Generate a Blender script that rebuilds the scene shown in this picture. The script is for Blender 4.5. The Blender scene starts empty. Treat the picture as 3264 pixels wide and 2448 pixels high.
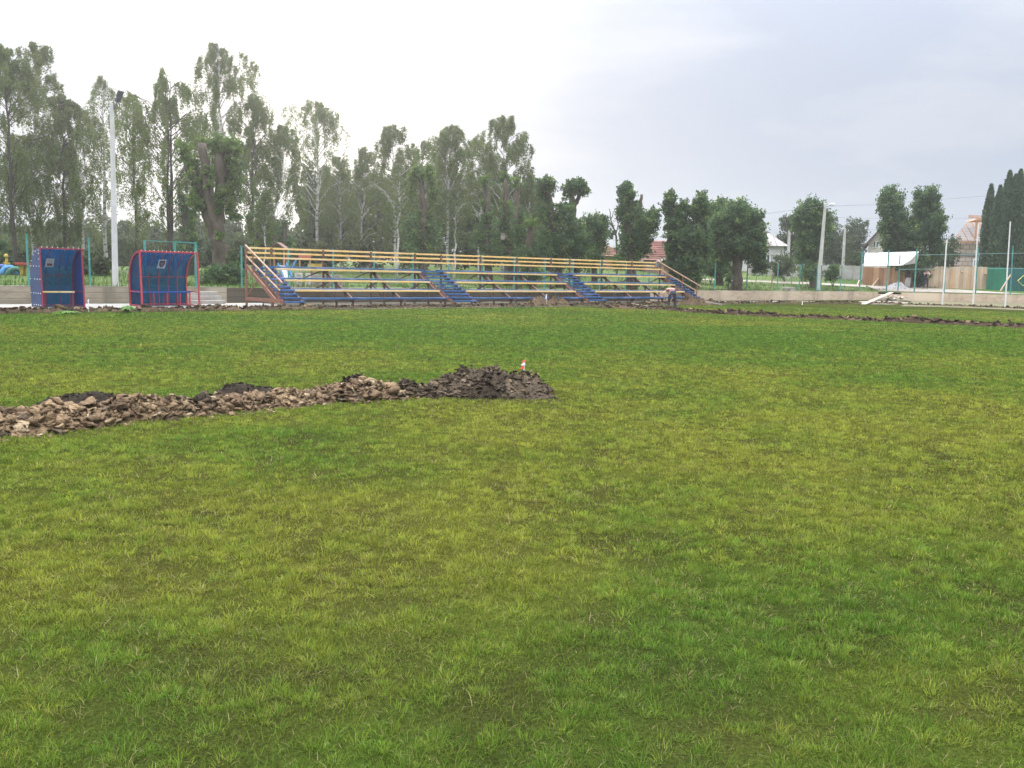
import bpy, bmesh, math, random
import numpy as np
from mathutils import Vector, Matrix

# ---------------------------------------------------------------- measuring the place from the photograph
F = 2950.0; ROLL = 0.024; YH = 863.0; EYE = 1.65
PITCH = math.atan((1224 - YH) / F)
def ray(px, py):
    a = (px - 1632) / F; b = (py - 1224) / F
    x = a * math.cos(ROLL) + b * math.sin(ROLL); y = -a * math.sin(ROLL) + b * math.cos(ROLL)
    return np.array([x, math.cos(PITCH) - y * math.sin(PITCH), -math.sin(PITCH) - y * math.cos(PITCH)])
CAM = np.array([0, 0, EYE])
def on_plane(px, py, z=0.0):
    d = ray(px, py); return CAM + d * ((z - EYE) / d[2])
def at_depth(px, py, D):
    d = ray(px, py); return CAM + d * (D / d[1])
ANG = math.radians(47.0)
U = np.array([math.sin(ANG), math.cos(ANG)]); V = np.array([-U[1], U[0]])
W0 = on_plane(50, 971)[:2]
def st(s, t, z=0.0):                       # along the touchline, away from the pitch, up
    q = W0 + U * s + V * t
    return np.array([q[0], q[1], z])
def to_st(x, y):
    dx = np.asarray(x) - W0[0]; dy = np.asarray(y) - W0[1]
    return dx * U[0] + dy * U[1], dx * V[0] + dy * V[1]
# the two retaining walls: along the touchline, then along the end of the ground
WA = st(-14, 0.87)[:2]; WB = st(60.5, -1.65)[:2]
WC = WB + (np.array([42.2, 76.3]) - np.array([27.3, 73.7])) * 2.6
def wall_dist(x, y):                       # > 0 behind either wall
    def sd(p, q):
        d = (q - p) / np.linalg.norm(q - p); n = np.array([-d[1], d[0]])
        return (np.asarray(x) - p[0]) * n[0] + (np.asarray(y) - p[1]) * n[1]
    return np.maximum(sd(WA, WB), sd(WB, WC))
WALL_H = 0.66
def sstep(x, a, b):
    k = np.clip((np.asarray(x, float) - a) / (b - a), 0, 1); return k * k * (3 - 2 * k)
def terrain(x, y):                         # the raised ground behind the walls
    d = np.clip(wall_dist(x, y), 0, None); s, _ = to_st(x, y)
    k = 0.010 + 0.036 * sstep(s, 22, 60)
    z = WALL_H + k * np.minimum(d, 30) + 0.03 * sstep(s, 30, 60) * np.clip(d - 8, 0, 10)
    return z
def on_terrain(px, py):
    d = ray(px, py); k = 20.0
    while k < 400:
        P = CAM + d * k
        if wall_dist(P[0], P[1]) > 0 and P[2] <= terrain(P[0], P[1]): return P
        k += 0.1
    return CAM + d * 120
def stand(px, D):                          # a point of the raised ground at that depth
    P = at_depth(px, 900, D); return np.array([P[0], P[1], float(terrain(P[0], P[1]))])

# ---------------------------------------------------------------- noise in numpy
def vnoise(x, y, scale, seed=0):
    x = np.asarray(x, float) / scale; y = np.asarray(y, float) / scale
    xi = np.floor(x).astype(np.int64); yi = np.floor(y).astype(np.int64)
    fx = x - xi; fy = y - yi; fx = fx * fx * (3 - 2 * fx); fy = fy * fy * (3 - 2 * fy)
    def h(a, b):
        n = (a * 374761393 + b * 668265263 + seed * 974634533) & 0xffffffff
        n = ((n ^ (n >> 13)) * 1274126177) & 0xffffffff
        n = n ^ (n >> 16)
        return (n & 0xffff) / 65535.0
    return (h(xi, yi) * (1 - fx) + h(xi + 1, yi) * fx) * (1 - fy) + (h(xi, yi + 1) * (1 - fx) + h(xi + 1, yi + 1) * fx) * fy
def fbm(x, y, scale, seed=0, o=4):
    r = 0; a = 1; t = 0
    for i in range(o):
        r = r + a * vnoise(x, y, scale / 2 ** i, seed + i * 17); t += a; a *= 0.5
    return r / t

# ---------------------------------------------------------------- scene, objects, labels
sc = bpy.context.scene
COL = sc.collection
def link(o): COL.objects.link(o); return o
def tag(o, label=None, cat=None, group=None, kind=None):
    if label: o['label'] = label
    if cat: o['category'] = cat
    if group: o['group'] = group
    if kind: o['kind'] = kind
    return o
def thing(name, label, cat, loc=(0, 0, 0), rz=0.0, group=None):
    o = bpy.data.objects.new(name, None); link(o); o.empty_display_size = 0.2
    o.location = [float(c) for c in loc]; o.rotation_euler = (0, 0, rz)
    return tag(o, label, cat, group)
def put(name, me, parent=None):
    o = bpy.data.objects.new(name, me); link(o)
    if parent is not None: o.parent = parent
    return o
def np_mesh(name, V_, quads=None, tris=None, mats=(), face_val=None, face_col=None, pt_col=None, mat_idx=None, smooth=False):
    V_ = np.asarray(V_, np.float32); me = bpy.data.meshes.new(name)
    me.vertices.add(len(V_)); me.vertices.foreach_set('co', V_.ravel())
    loops = []; starts = []; n = 0
    if quads is not None and len(quads):
        q = np.asarray(quads, np.int32); loops.append(q.ravel()); starts.append(np.arange(len(q)) * 4); n = len(q) * 4
    if tris is not None and len(tris):
        t = np.asarray(tris, np.int32); loops.append(t.ravel()); starts.append(n + np.arange(len(t)) * 3)
    L = np.concatenate(loops).astype(np.int32); S = np.concatenate(starts).astype(np.int32)
    me.loops.add(len(L)); me.loops.foreach_set('vertex_index', L)
    me.polygons.add(len(S)); me.polygons.foreach_set('loop_start', S)
    if smooth: me.polygons.foreach_set('use_smooth', np.ones(len(S), bool))
    for m in mats: me.materials.append(m)
    if mat_idx is not None: me.polygons.foreach_set('material_index', np.asarray(mat_idx, np.int32))
    me.update(calc_edges=True)
    if face_val is not None:
        a = me.attributes.new('tint', 'FLOAT', 'FACE'); a.data.foreach_set('value', np.asarray(face_val, np.float32))
    if face_col is not None:
        a = me.attributes.new('hue', 'FLOAT_COLOR', 'FACE'); a.data.foreach_set('color', np.asarray(face_col, np.float32).ravel())
    if pt_col is not None:
        a = me.attributes.new('hue', 'FLOAT_COLOR', 'POINT'); a.data.foreach_set('color', np.asarray(pt_col, np.float32).ravel())
    return me

class MB:                                   # collects shapes into ONE mesh
    def __init__(s): s.v = []; s.f = []; s.m = []
    def add(s, vs, fs, mi=0):
        b = len(s.v); s.v += [tuple(float(c) for c in p) for p in vs]
        s.f += [tuple(b + i for i in f) for f in fs]; s.m += [mi] * len(fs); return s
    def hexa(s, p, mi=0):                   # eight corners: bottom ring then top ring
        return s.add(p, [(0, 3, 2, 1), (4, 5, 6, 7), (0, 1, 5, 4), (1, 2, 6, 5), (2, 3, 7, 6), (3, 0, 4, 7)], mi)
    def box(s, c, d, rz=0.0, mi=0):
        c = np.array(c, float); x, y, z = d[0] / 2, d[1] / 2, d[2] / 2
        ca, sa = math.cos(rz), math.sin(rz)
        P = [(-x, -y, -z), (x, -y, -z), (x, y, -z), (-x, y, -z), (-x, -y, z), (x, -y, z), (x, y, z), (-x, y, z)]
        return s.hexa([(c[0] + a * ca - b * sa, c[1] + a * sa + b * ca, c[2] + e) for a, b, e in P], mi)
    def beam(s, p, q, w, h, up=(0, 0, 1), mi=0, w2=None, h2=None):
        p = Vector(p); q = Vector(q); d = (q - p).normalized(); up = Vector(up)
        if abs(d.dot(up)) > 0.98: up = Vector((U[0], U[1], 0))
        a = d.cross(up).normalized(); b = a.cross(d).normalized()
        w2 = w if w2 is None else w2; h2 = h if h2 is None else h2
        P = []
        for o, ww, hh in ((p, w, h), (q, w2, h2)):
            P += [o - a * ww / 2 - b * hh / 2, o + a * ww / 2 - b * hh / 2, o + a * ww / 2 + b * hh / 2, o - a * ww / 2 + b * hh / 2]
        return s.hexa(P, mi)
    def tube(s, pts, radii, n=7, mi=0, cap=True):
        pts = [Vector(p) for p in pts]
        if not hasattr(radii, '__len__'): radii = [radii] * len(pts)
        rings = []; ref = Vector((0.31, 0.87, 0.37)).normalized()
        for i, p in enumerate(pts):
            d = (pts[min(i + 1, len(pts) - 1)] - pts[max(i - 1, 0)]).normalized()
            a = d.cross(ref).normalized(); b = d.cross(a)
            rings.append([p + (a * math.cos(2 * math.pi * k / n) + b * math.sin(2 * math.pi * k / n)) * radii[i] for k in range(n)])
        vs = [q for r in rings for q in r]; fs = []
        for i in range(len(pts) - 1):
            for k in range(n):
                fs.append((i * n + k, i * n + (k + 1) % n, (i + 1) * n + (k + 1) % n, (i + 1) * n + k))
        if cap: fs.append(tuple(range(n - 1, -1, -1))); fs.append(tuple((len(pts) - 1) * n + k for k in range(n)))
        return s.add(vs, fs, mi)
    def prism(s, ring, ext, mi=0):          # a flat outline given depth
        n = len(ring); r = [np.array(p, float) for p in ring]; e = np.array(ext, float)
        return s.add(r + [p + e for p in r], [tuple(range(n - 1, -1, -1)), tuple(range(n, 2 * n))] +
                     [(i, (i + 1) % n, n + (i + 1) % n, n + i) for i in range(n)], mi)
    def ball(s, c, r, mi=0, sq=(1, 1, 1), seg=8, rings=5):
        vs = [(c[0], c[1], c[2] - r * sq[2])]
        for i in range(1, rings):
            th = -math.pi / 2 + math.pi * i / rings
            for k in range(seg):
                a = 2 * math.pi * k / seg
                vs.append((c[0] + r * sq[0] * math.cos(th) * math.cos(a), c[1] + r * sq[1] * math.cos(th) * math.sin(a), c[2] + r * sq[2] * math.sin(th)))
        vs.append((c[0], c[1], c[2] + r * sq[2])); t = len(vs) - 1; fs = []
        for k in range(seg): fs.append((0, 1 + (k + 1) % seg, 1 + k)); fs.append((t, t - seg + k, t - seg + (k + 1) % seg))
        for i in range(rings - 2):
            for k in range(seg):
                fs.append((1 + i * seg + k, 1 + i * seg + (k + 1) % seg, 1 + (i + 1) * seg + (k + 1) % seg, 1 + (i + 1) * seg + k))
        return s.add(vs, fs, mi)
    def build(s, name, mats, parent=None, smooth=False, bevel=0.0):
        if not isinstance(mats, (list, tuple)): mats = [mats]
        o0 = np.zeros(3); anc = parent; loc = False
        while anc is not None: o0 = o0 + np.array(anc.location); loc = loc or bool(anc.get('local')); anc = anc.parent
        if loc: o0 = np.zeros(3)
        me = bpy.data.meshes.new(name)
        me.from_pydata([tuple(np.array(p) - o0) for p in s.v], [], s.f)
        for m in mats: me.materials.append(m)
        me.polygons.foreach_set('material_index', s.m)
        if smooth: me.polygons.foreach_set('use_smooth', [True] * len(s.f))
        me.update()
        bm = bmesh.new(); bm.from_mesh(me); bmesh.ops.recalc_face_normals(bm, faces=bm.faces); bm.to_mesh(me); bm.free()
        o = put(name, me, parent)
        if bevel:
            b = o.modifiers.new('edge', 'BEVEL'); b.width = bevel; b.segments = 2; b.limit_method = 'ANGLE'
        return o

# ---------------------------------------------------------------- materials
def _n(nt, t, **kw):
    n = nt.nodes.new(t)
    for k, v in kw.items(): setattr(n, k, v)
    return n
def pm(name, c1, c2=None, scale=4.0, rough=0.75, bump=0.0, bscale=None, detail=6.0, metal=0.0, stretch=None, spec=0.3, c3=None, scale3=0.6, lo=0.35, hi=0.65, alpha=None):
    m = bpy.data.materials.new(name); m.use_nodes = True; nt = m.node_tree; L = nt.links
    b = nt.nodes['Principled BSDF']; b.inputs['Roughness'].default_value = rough; b.inputs['Metallic'].default_value = metal
    b.inputs['Specular IOR Level'].default_value = spec
    b.inputs['Base Color'].default_value = (*c1, 1)
    tc = _n(nt, 'ShaderNodeTexCoord'); src = tc.outputs['Object']
    if stretch:
        mp = _n(nt, 'ShaderNodeMapping'); mp.inputs['Scale'].default_value = stretch; L.new(src, mp.inputs['Vector']); src = mp.outputs['Vector']
    if c2 is not None:
        no = _n(nt, 'ShaderNodeTexNoise'); no.inputs['Scale'].default_value = scale; no.inputs['Detail'].default_value = detail; no.inputs['Roughness'].default_value = 0.62
        L.new(src, no.inputs['Vector'])
        mr = _n(nt, 'ShaderNodeMapRange'); mr.inputs['From Min'].default_value = lo; mr.inputs['From Max'].default_value = hi
        L.new(no.outputs['Fac'], mr.inputs['Value'])
        mx = _n(nt, 'ShaderNodeMix', data_type='RGBA'); mx.inputs['A'].default_value = (*c1, 1); mx.inputs['B'].default_value = (*c2, 1)
        L.new(mr.outputs['Result'], mx.inputs['Factor']); out = mx.outputs['Result']
        if c3 is not None:
            n3 = _n(nt, 'ShaderNodeTexNoise'); n3.inputs['Scale'].default_value = scale3; n3.inputs['Detail'].default_value = 5
            L.new(tc.outputs['Object'], n3.inputs['Vector'])
            m3 = _n(nt, 'ShaderNodeMapRange'); m3.inputs['From Min'].default_value = 0.5; m3.inputs['From Max'].default_value = 0.68
            L.new(n3.outputs['Fac'], m3.inputs['Value'])
            x3 = _n(nt, 'ShaderNodeMix', data_type='RGBA'); x3.inputs['B'].default_value = (*c3, 1)
            L.new(m3.outputs['Result'], x3.inputs['Factor']); L.new(out, x3.inputs['A']); out = x3.outputs['Result']
        L.new(out, b.inputs['Base Color'])
        if bump:
            n2 = _n(nt, 'ShaderNodeTexNoise'); n2.inputs['Scale'].default_value = bscale or scale * 3; n2.inputs['Detail'].default_value = 8
            L.new(src, n2.inputs['Vector'])
            bp = _n(nt, 'ShaderNodeBump'); bp.inputs['Strength'].default_value = bump; bp.inputs['Distance'].default_value = 0.05
            L.new(n2.outputs['Fac'], bp.inputs['Height']); L.new(bp.outputs['Normal'], b.inputs['Normal'])
    if alpha is not None: b.inputs['Alpha'].default_value = alpha
    return m
def leaf_mat(name, stops, trans=0.45, rough=0.6):
    m = bpy.data.materials.new(name); m.use_nodes = True; nt = m.node_tree; L = nt.links; nt.nodes.clear()
    at = _n(nt, 'ShaderNodeAttribute', attribute_name='tint')
    r = _n(nt, 'ShaderNodeValToRGB'); e = r.color_ramp.elements
    while len(e) < len(stops): e.new(0.5)
    for i, (p, c) in enumerate(stops): e[i].position = p; e[i].color = (*c, 1)
    L.new(at.outputs['Fac'], r.inputs['Fac'])
    d = _n(nt, 'ShaderNodeBsdfPrincipled'); d.inputs['Roughness'].default_value = rough; d.inputs['Specular IOR Level'].default_value = 0.25
    t = _n(nt, 'ShaderNodeBsdfTranslucent'); hs = _n(nt, 'ShaderNodeHueSaturation'); hs.inputs['Value'].default_value = 1.5; hs.inputs['Saturation'].default_value = 1.15; hs.inputs['Hue'].default_value = 0.485
    L.new(r.outputs['Color'], d.inputs['Base Color']); L.new(r.outputs['Color'], hs.inputs['Color']); L.new(hs.outputs['Color'], t.inputs['Color'])
    mx = _n(nt, 'ShaderNodeMixShader'); mx.inputs['Fac'].default_value = trans
    L.new(d.outputs[0], mx.inputs[1]); L.new(t.outputs[0], mx.inputs[2])
    o = _n(nt, 'ShaderNodeOutputMaterial'); L.new(mx.outputs[0], o.inputs['Surface'])
    return m
def hue_mat(name, trans=0.0, rough=0.9, bump=0.0, bscale=20.0, vary=0.0, vscale=30.0, spec=0.15):
    m = bpy.data.materials.new(name); m.use_nodes = True; nt = m.node_tree; L = nt.links
    b = nt.nodes['Principled BSDF']; o = nt.nodes['Material Output']
    at = _n(nt, 'ShaderNodeAttribute', attribute_name='hue'); col = at.outputs['Color']
    b.inputs['Roughness'].default_value = rough; b.inputs['Specular IOR Level'].default_value = spec
    tc = _n(nt, 'ShaderNodeTexCoord')
    if vary:
        no = _n(nt, 'ShaderNodeTexNoise'); no.inputs['Scale'].default_value = vscale; no.inputs['Detail'].default_value = 8; no.inputs['Roughness'].default_value = 0.7
        L.new(tc.outputs['Object'], no.inputs['Vector'])
        mr = _n(nt, 'ShaderNodeMapRange'); mr.inputs['From Min'].default_value = 0.3; mr.inputs['From Max'].default_value = 0.7
        mr.inputs['To Min'].default_value = 1 - vary; mr.inputs['To Max'].default_value = 1 + vary
        L.new(no.outputs['Fac'], mr.inputs['Value'])
        vm = _n(nt, 'ShaderNodeVectorMath', operation='SCALE'); L.new(col, vm.inputs[0]); L.new(mr.outputs['Result'], vm.inputs['Scale']); col = vm.outputs['Vector']
    L.new(col, b.inputs['Base Color'])
    if bump:
        n2 = _n(nt, 'ShaderNodeTexNoise'); n2.inputs['Scale'].default_value = bscale; n2.inputs['Detail'].default_value = 8
        L.new(tc.outputs['Object'], n2.inputs['Vector'])
        bp = _n(nt, 'ShaderNodeBump'); bp.inputs['Strength'].default_value = bump; bp.inputs['Distance'].default_value = 0.03
        L.new(n2.outputs['Fac'], bp.inputs['Height']); L.new(bp.outputs['Normal'], b.inputs['Normal'])
    if trans:
        t = _n(nt, 'ShaderNodeBsdfTranslucent'); L.new(col, t.inputs['Color'])
        mx = _n(nt, 'ShaderNodeMixShader'); mx.inputs['Fac'].default_value = trans
        L.new(b.outputs[0], mx.inputs[1]); L.new(t.outputs[0], mx.inputs[2]); L.new(mx.outputs[0], o.inputs['Surface'])
    return m
ZENITH = 8.8; GLARE_HAZE = 0.00062
# ---------------------------------------------------------------- camera
cam = bpy.data.cameras.new('camera'); co = bpy.data.objects.new('camera', cam); link(co); sc.camera = co
cam.sensor_width = 36.0; cam.lens = F / 3264 * 36.0; cam.clip_start = 0.05; cam.clip_end = 3000
fwd = Vector((0, math.cos(PITCH), -math.sin(PITCH))); dn = Vector((0, -math.sin(PITCH), -math.cos(PITCH))); rt = Vector((1, 0, 0))
cx = rt * math.cos(ROLL) - dn * math.sin(ROLL); cy = -(rt * math.sin(ROLL) + dn * math.cos(ROLL)); cz = -fwd
co.matrix_world = Matrix(((cx.x, cy.x, cz.x, 0), (cx.y, cy.y, cz.y, 0), (cx.z, cy.z, cz.z, EYE), (0, 0, 0, 1)))
# ---------------------------------------------------------------- sky and sun: hazy overcast, low sun behind the birches
SUN_AZ = math.radians(-13.0); SUN_EL = math.radians(19.0)
sdir = Vector((math.sin(SUN_AZ) * math.cos(SUN_EL), math.cos(SUN_AZ) * math.cos(SUN_EL), math.sin(SUN_EL)))
glow_el = math.radians(8.5)
gdir = Vector((math.sin(SUN_AZ) * math.cos(glow_el), math.cos(SUN_AZ) * math.cos(glow_el), math.sin(glow_el)))
sun = bpy.data.lights.new('sun', 'SUN'); so = bpy.data.objects.new('sun', sun); link(so)
sun.energy = 1.9; sun.angle = math.radians(14); sun.color = (1.0, 0.91, 0.77)
so.rotation_euler = sdir.to_track_quat('Z', 'Y').to_euler(); so.location = (0, 0, 40)
w = bpy.data.worlds.new('World'); sc.world = w; w.use_nodes = True
nt = w.node_tree; L = nt.links; nt.nodes.clear()
def N(t, **k): return _n(nt, t, **k)
def M(op, a, b=None, clamp=False):
    n = N('ShaderNodeMath', operation=op); n.use_clamp = clamp
    for i, q in enumerate((a, b)):
        if q is None: continue
        if isinstance(q, (int, float)): n.inputs[i].default_value = q
        else: L.new(q, n.inputs[i])
    return n.outputs[0]
tc = N('ShaderNodeTexCoord'); nv = N('ShaderNodeVectorMath', operation='NORMALIZE'); L.new(tc.outputs['Generated'], nv.inputs[0])
sx = N('ShaderNodeSeparateXYZ'); L.new(nv.outputs[0], sx.inputs[0])
dt = N('ShaderNodeVectorMath', operation='DOT_PRODUCT'); L.new(nv.outputs[0], dt.inputs[0]); dt.inputs[1].default_value = gdir
dpos = M('MAXIMUM', dt.outputs['Value'], 0.0)
wide = M('POWER', dpos, 24.0); tight = M('POWER', dpos, 70.0)
zz = M('MAXIMUM', sx.outputs['Z'], 0.0)
den = M('ADD', zz, 0.22)
cmb = N('ShaderNodeCombineXYZ'); L.new(M('DIVIDE', sx.outputs['X'], den), cmb.inputs[0]); L.new(M('DIVIDE', sx.outputs['Y'], den), cmb.inputs[1])
cn = N('ShaderNodeTexNoise'); cn.inputs['Scale'].default_value = 1.3; cn.inputs['Detail'].default_value = 7; cn.inputs['Roughness'].default_value = 0.52; cn.inputs['Distortion'].default_value = 0.4
L.new(cmb.outputs[0], cn.inputs['Vector'])
cl = N('ShaderNodeMapRange'); cl.inputs['From Min'].default_value = 0.40; cl.inputs['From Max'].default_value = 0.64; L.new(cn.outputs['Fac'], cl.inputs['Value'])
f = M('ADD', M('MULTIPLY', wide, 0.18), M('MULTIPLY', cl.outputs['Result'], M('ADD', 0.02, M('MULTIPLY', zz, 1.15))), clamp=True)
f = M('ADD', f, M('MULTIPLY', tight, 0.75), clamp=True)
f = M('SUBTRACT', f, M('MULTIPLY', M('SUBTRACT', 1.0, cl.outputs['Result']), 0.16), clamp=True)
mix = N('ShaderNodeMix', data_type='RGBA'); mix.inputs['A'].default_value = (0.60, 0.67, 0.82, 1); mix.inputs['B'].default_value = (1.12, 1.10, 1.07, 1); L.new(f, mix.inputs['Factor'])
sky = N('ShaderNodeTexSky', sky_type='NISHITA'); sky.sun_disc = False; sky.sun_elevation = SUN_EL; sky.sun_rotation = SUN_AZ; sky.dust_density = 3.0; sky.air_density = 1.0
skys = N('ShaderNodeVectorMath', operation='SCALE'); L.new(sky.outputs[0], skys.inputs[0]); skys.inputs['Scale'].default_value = 0.10
ovr = N('ShaderNodeMix', data_type='RGBA'); ovr.inputs['Factor'].default_value = 0.95; L.new(skys.outputs[0], ovr.inputs['A']); L.new(mix.outputs['Result'], ovr.inputs['B'])
zen = M('ADD', 0.62, M('MULTIPLY', M('POWER', zz, 3.0), ZENITH))
fin = N('ShaderNodeVectorMath', operation='SCALE'); L.new(ovr.outputs['Result'], fin.inputs[0]); L.new(zen, fin.inputs['Scale'])
bg = N('ShaderNodeBackground'); L.new(fin.outputs[0], bg.inputs['Color']); bg.inputs['Strength'].default_value = 1.0
ow = N('ShaderNodeOutputWorld'); L.new(bg.outputs[0], ow.inputs['Surface'])
sc.view_settings.view_transform = 'Standard'; sc.view_settings.look = 'None'; sc.view_settings.exposure = 0.46; sc.view_settings.gamma = 1.0
# thin haze added to veil the dark trees, in place of lens glare
hm = bpy.data.materials.new('glare_haze'); hm.use_nodes = True; hn = hm.node_tree; hn.nodes.clear()
pv = hn.nodes.new('ShaderNodeVolumePrincipled'); pv.inputs['Color'].default_value = (0.96, 0.97, 1.0, 1); pv.inputs['Density'].default_value = GLARE_HAZE; pv.inputs['Anisotropy'].default_value = 0.72
ho = hn.nodes.new('ShaderNodeOutputMaterial'); hn.links.new(pv.outputs[0], ho.inputs['Volume'])
hb = MB(); hb.box((0, 120, 14), (700, 500, 30)); tag(hb.build('glare_haze_box', hm), 'thin added haze over the whole ground, standing in for lens glare', 'glare_haze_box', kind='stuff')
sc.cycles.max_bounces = 6; sc.cycles.volume_bounces = 1; sc.cycles.transparent_max_bounces = 12; sc.cycles.use_denoising = True
# ---------------------------------------------------------------- the pitch
def field_mix(x, y):
    """0 lush blue-green .. 1 yellow-green, and how worn the turf is, as patches on the ground"""
    a = 0.55 * fbm(x, y, 3.2, 3, 4) + 0.45 * fbm(x, y, 0.9, 8, 3)
    m = np.clip((a - 0.30) / 0.42, 0, 1)
    r = np.hypot(np.asarray(x), np.asarray(y))
    yel = np.exp(-(((x - 3.6) / 5.0) ** 2 + ((y - 11.5) / 4.6) ** 2))      # the yellowed stretch right of the spoil heap
    yel2 = np.exp(-(((x + 1.5) / 3.2) ** 2 + ((y - 6.0) / 1.6) ** 2)) * 0.35
    lush = np.exp(-(((x - 4) / 15.0) ** 2 + ((y - 25.0) / 5.5) ** 2)) * 0.55
    m = np.clip(m * 0.80 + 0.45 * yel + yel2 - lush + 0.02, 0, 1)
    wear = np.clip((fbm(x, y, 0.17, 21, 3) - 0.54) * 5.5 + 0.30 * (fbm(x, y, 2.4, 40, 2) - 0.5), 0, 1)
    wear = 0.85 * wear * np.clip(1.12 - r / 26.0, 0.12, 1)
    return m, np.clip(wear, 0, 1)
GREEN = np.array([0.086, 0.164, 0.022]); YELLOW = np.array([0.212, 0.226, 0.034]); SOIL = np.array([0.105, 0.075, 0.040]); STRAW = np.array([0.36, 0.30, 0.14])
def turf_rgb(m, wear, j=0.0):
    m = np.clip(m + j, 0, 1)[:, None]; w_ = wear[:, None]
    c = GREEN * (1 - m) + YELLOW * m
    return c * (1 - w_ * 0.7) + SOIL * w_ * 0.7
def axis(lo, hi, mid, step, far):
    a = [lo]
    core = np.arange(mid[0], mid[1], step)
    left = mid[0] - np.geomspace(step, mid[0] - lo, 24)[::-1]; right = mid[1] + np.geomspace(step, hi - mid[1], 24)
    return np.concatenate([left, core, right])
gx = axis(-900, 900, (-26, 44), 0.22, 0); gy = axis(-500, 1300, (0.5, 72), 0.22, 0)
X, Y = np.meshgrid(gx, gy); x = X.ravel(); y = Y.ravel()
near = np.exp(-np.hypot(x, y) / 18)
z = (fbm(x, y, 1.1, 5, 3) - 0.5) * 0.05 * near
gm, gw = field_mix(x, y)
thatch = np.clip(0.50 + 0.9 * (fbm(x, y, 0.5, 12, 3) - 0.5), 0.05, 0.7)[:, None]
rgb = turf_rgb(gm, gw * 0.5) * 0.40 * thatch + np.array([0.021, 0.0165, 0.008]) * (1 - thatch)
nx, ny = len(gx), len(gy); I = np.arange(nx * ny).reshape(ny, nx)
Q = np.stack([I[:-1, :-1], I[:-1, 1:], I[1:, 1:], I[1:, :-1]], -1).reshape(-1, 4)
m_turf = hue_mat('turf', rough=0.95, bump=1.0, bscale=60, vary=0.6, vscale=55, spec=0.0)
gme = np_mesh('ground', np.stack([x, y, z], -1), quads=Q, mats=[m_turf], pt_col=np.concatenate([rgb, np.ones((len(rgb), 1))], 1), smooth=True)
tag(put('ground', gme), kind='structure')
def ground_z(x, y):
    return (fbm(x, y, 1.1, 5, 3) - 0.5) * 0.05 * np.exp(-np.hypot(x, y) / 18)

# lines of the diggings, read off the photograph onto the ground
def gline(pts): return np.array([on_plane(a, b)[:2] for a, b in pts])
HEAP = gline([(-620, 1432), (-200, 1398), (0, 1378), (300, 1349), (700, 1306), (1000, 1281), (1280, 1266), (1480, 1258), (1600, 1255), (1748, 1252)])
SIDE = gline([(-900, 1016), (-300, 1004), (0, 998), (250, 994), (500, 992), (800, 988), (1000, 985), (1250, 982), (1500, 979), (1800, 976), (2000, 973), (2150, 970), (2350, 967), (2550, 967), (2800, 968), (3000, 975), (3264, 985), (3700, 1003)])
CROSS = gline([(1905, 981), (2000, 984), (2130, 988), (2208, 995), (2294, 1001), (2450, 1009), (2620, 1016), (2800, 1024), (3030, 1034), (3264, 1045), (3600, 1060)])
def poly_dist(px, py, poly):
    best = np.full(np.shape(px), 1e9)
    for a, b in zip(poly[:-1], poly[1:]):
        d = b - a; L2 = d @ d; k = np.clip(((px - a[0]) * d[0] + (py - a[1]) * d[1]) / L2, 0, 1)
        best = np.minimum(best, np.hypot(px - a[0] - k * d[0], py - a[1] - k * d[1]))
    return best
# ---------------------------------------------------------------- grass blades
rng = np.random.default_rng(11)
def sample_pts(rho0, y0, power):
    ys = np.linspace(1.9, 52, 4000); rho = rho0 * np.minimum(1, (y0 / ys) ** power); wid = 1.18 * ys + 4.2
    cdf = np.cumsum(rho * wid); n = int(cdf[-1] * (ys[1] - ys[0])); cdf /= cdf[-1]
    yy = np.interp(rng.random(n), cdf, ys); return (rng.random(n) - 0.5) * (1.18 * yy + 4.2), yy
def free_turf(x, y):
    s_, t_ = to_st(x, y)
    return (poly_dist(x, y, SIDE) > 0.50) & ((t_ < -6.35) | (s_ > 40)) & (poly_dist(x, y, CROSS) > 0.40) & (poly_dist(x, y, HEAP) > 0.22) & (wall_dist(x, y) < -2.5)
# tussocks: many blades fanning out of one root; between them thin single shoots
tx, ty = sample_pts(560, 5.0, 1.0); m_, w_ = field_mix(tx, ty)
keep = free_turf(tx, ty) & (rng.random(len(tx)) < np.clip(0.33 + 3.3 * (fbm(tx, ty, 0.17, 60, 2) - 0.38), 0.08, 1) * (1 - 0.62 * w_))
tx, ty, m_, w_ = tx[keep], ty[keep], m_[keep], w_[keep]
sx_, sy_ = sample_pts(5000, 4.0, 1.5); ms, ws = field_mix(sx_, sy_); keep = free_turf(sx_, sy_) & (rng.random(len(sx_)) < 1 - 0.55 * ws); sx_, sy_, ms, ws = sx_[keep], sy_[keep], ms[keep], ws[keep]
nt_, ns_ = len(tx), len(sx_)
dist = np.hypot(tx, ty)
NB = np.clip((30 * np.minimum(1, (7.0 / dist) ** 0.6)), 9, 30).astype(int)
big = 0.60 + 0.75 * rng.random(nt_) ** 1.8; cj = rng.standard_normal(nt_); cv = rng.standard_normal(nt_).clip(-1.8, 1.8)
ti = np.repeat(np.arange(nt_), NB); n1_ = len(ti); n = n1_ + ns_
ang = rng.random(n) * 2 * np.pi; rr_ = rng.random(n)
rad = np.concatenate([np.sqrt(rr_[:n1_]) * 0.034 * big[ti], np.zeros(ns_)])
bx = np.concatenate([tx[ti], sx_]) + np.cos(ang) * rad; by = np.concatenate([ty[ti], sy_]) + np.sin(ang) * rad; bz = ground_z(bx, by) - 0.006
d_ = np.hypot(bx, by)
hl = np.concatenate([(0.023 + 0.030 * rng.random(n1_)) * big[ti] * (1.05 - 0.25 * rr_[:n1_]), 0.016 + 0.028 * rng.random(ns_)])
wd = (0.0022 + 0.0011 * rng.random(n)) * np.clip(d_ / 4.2, 0.8, 8) ** 0.95
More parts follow.
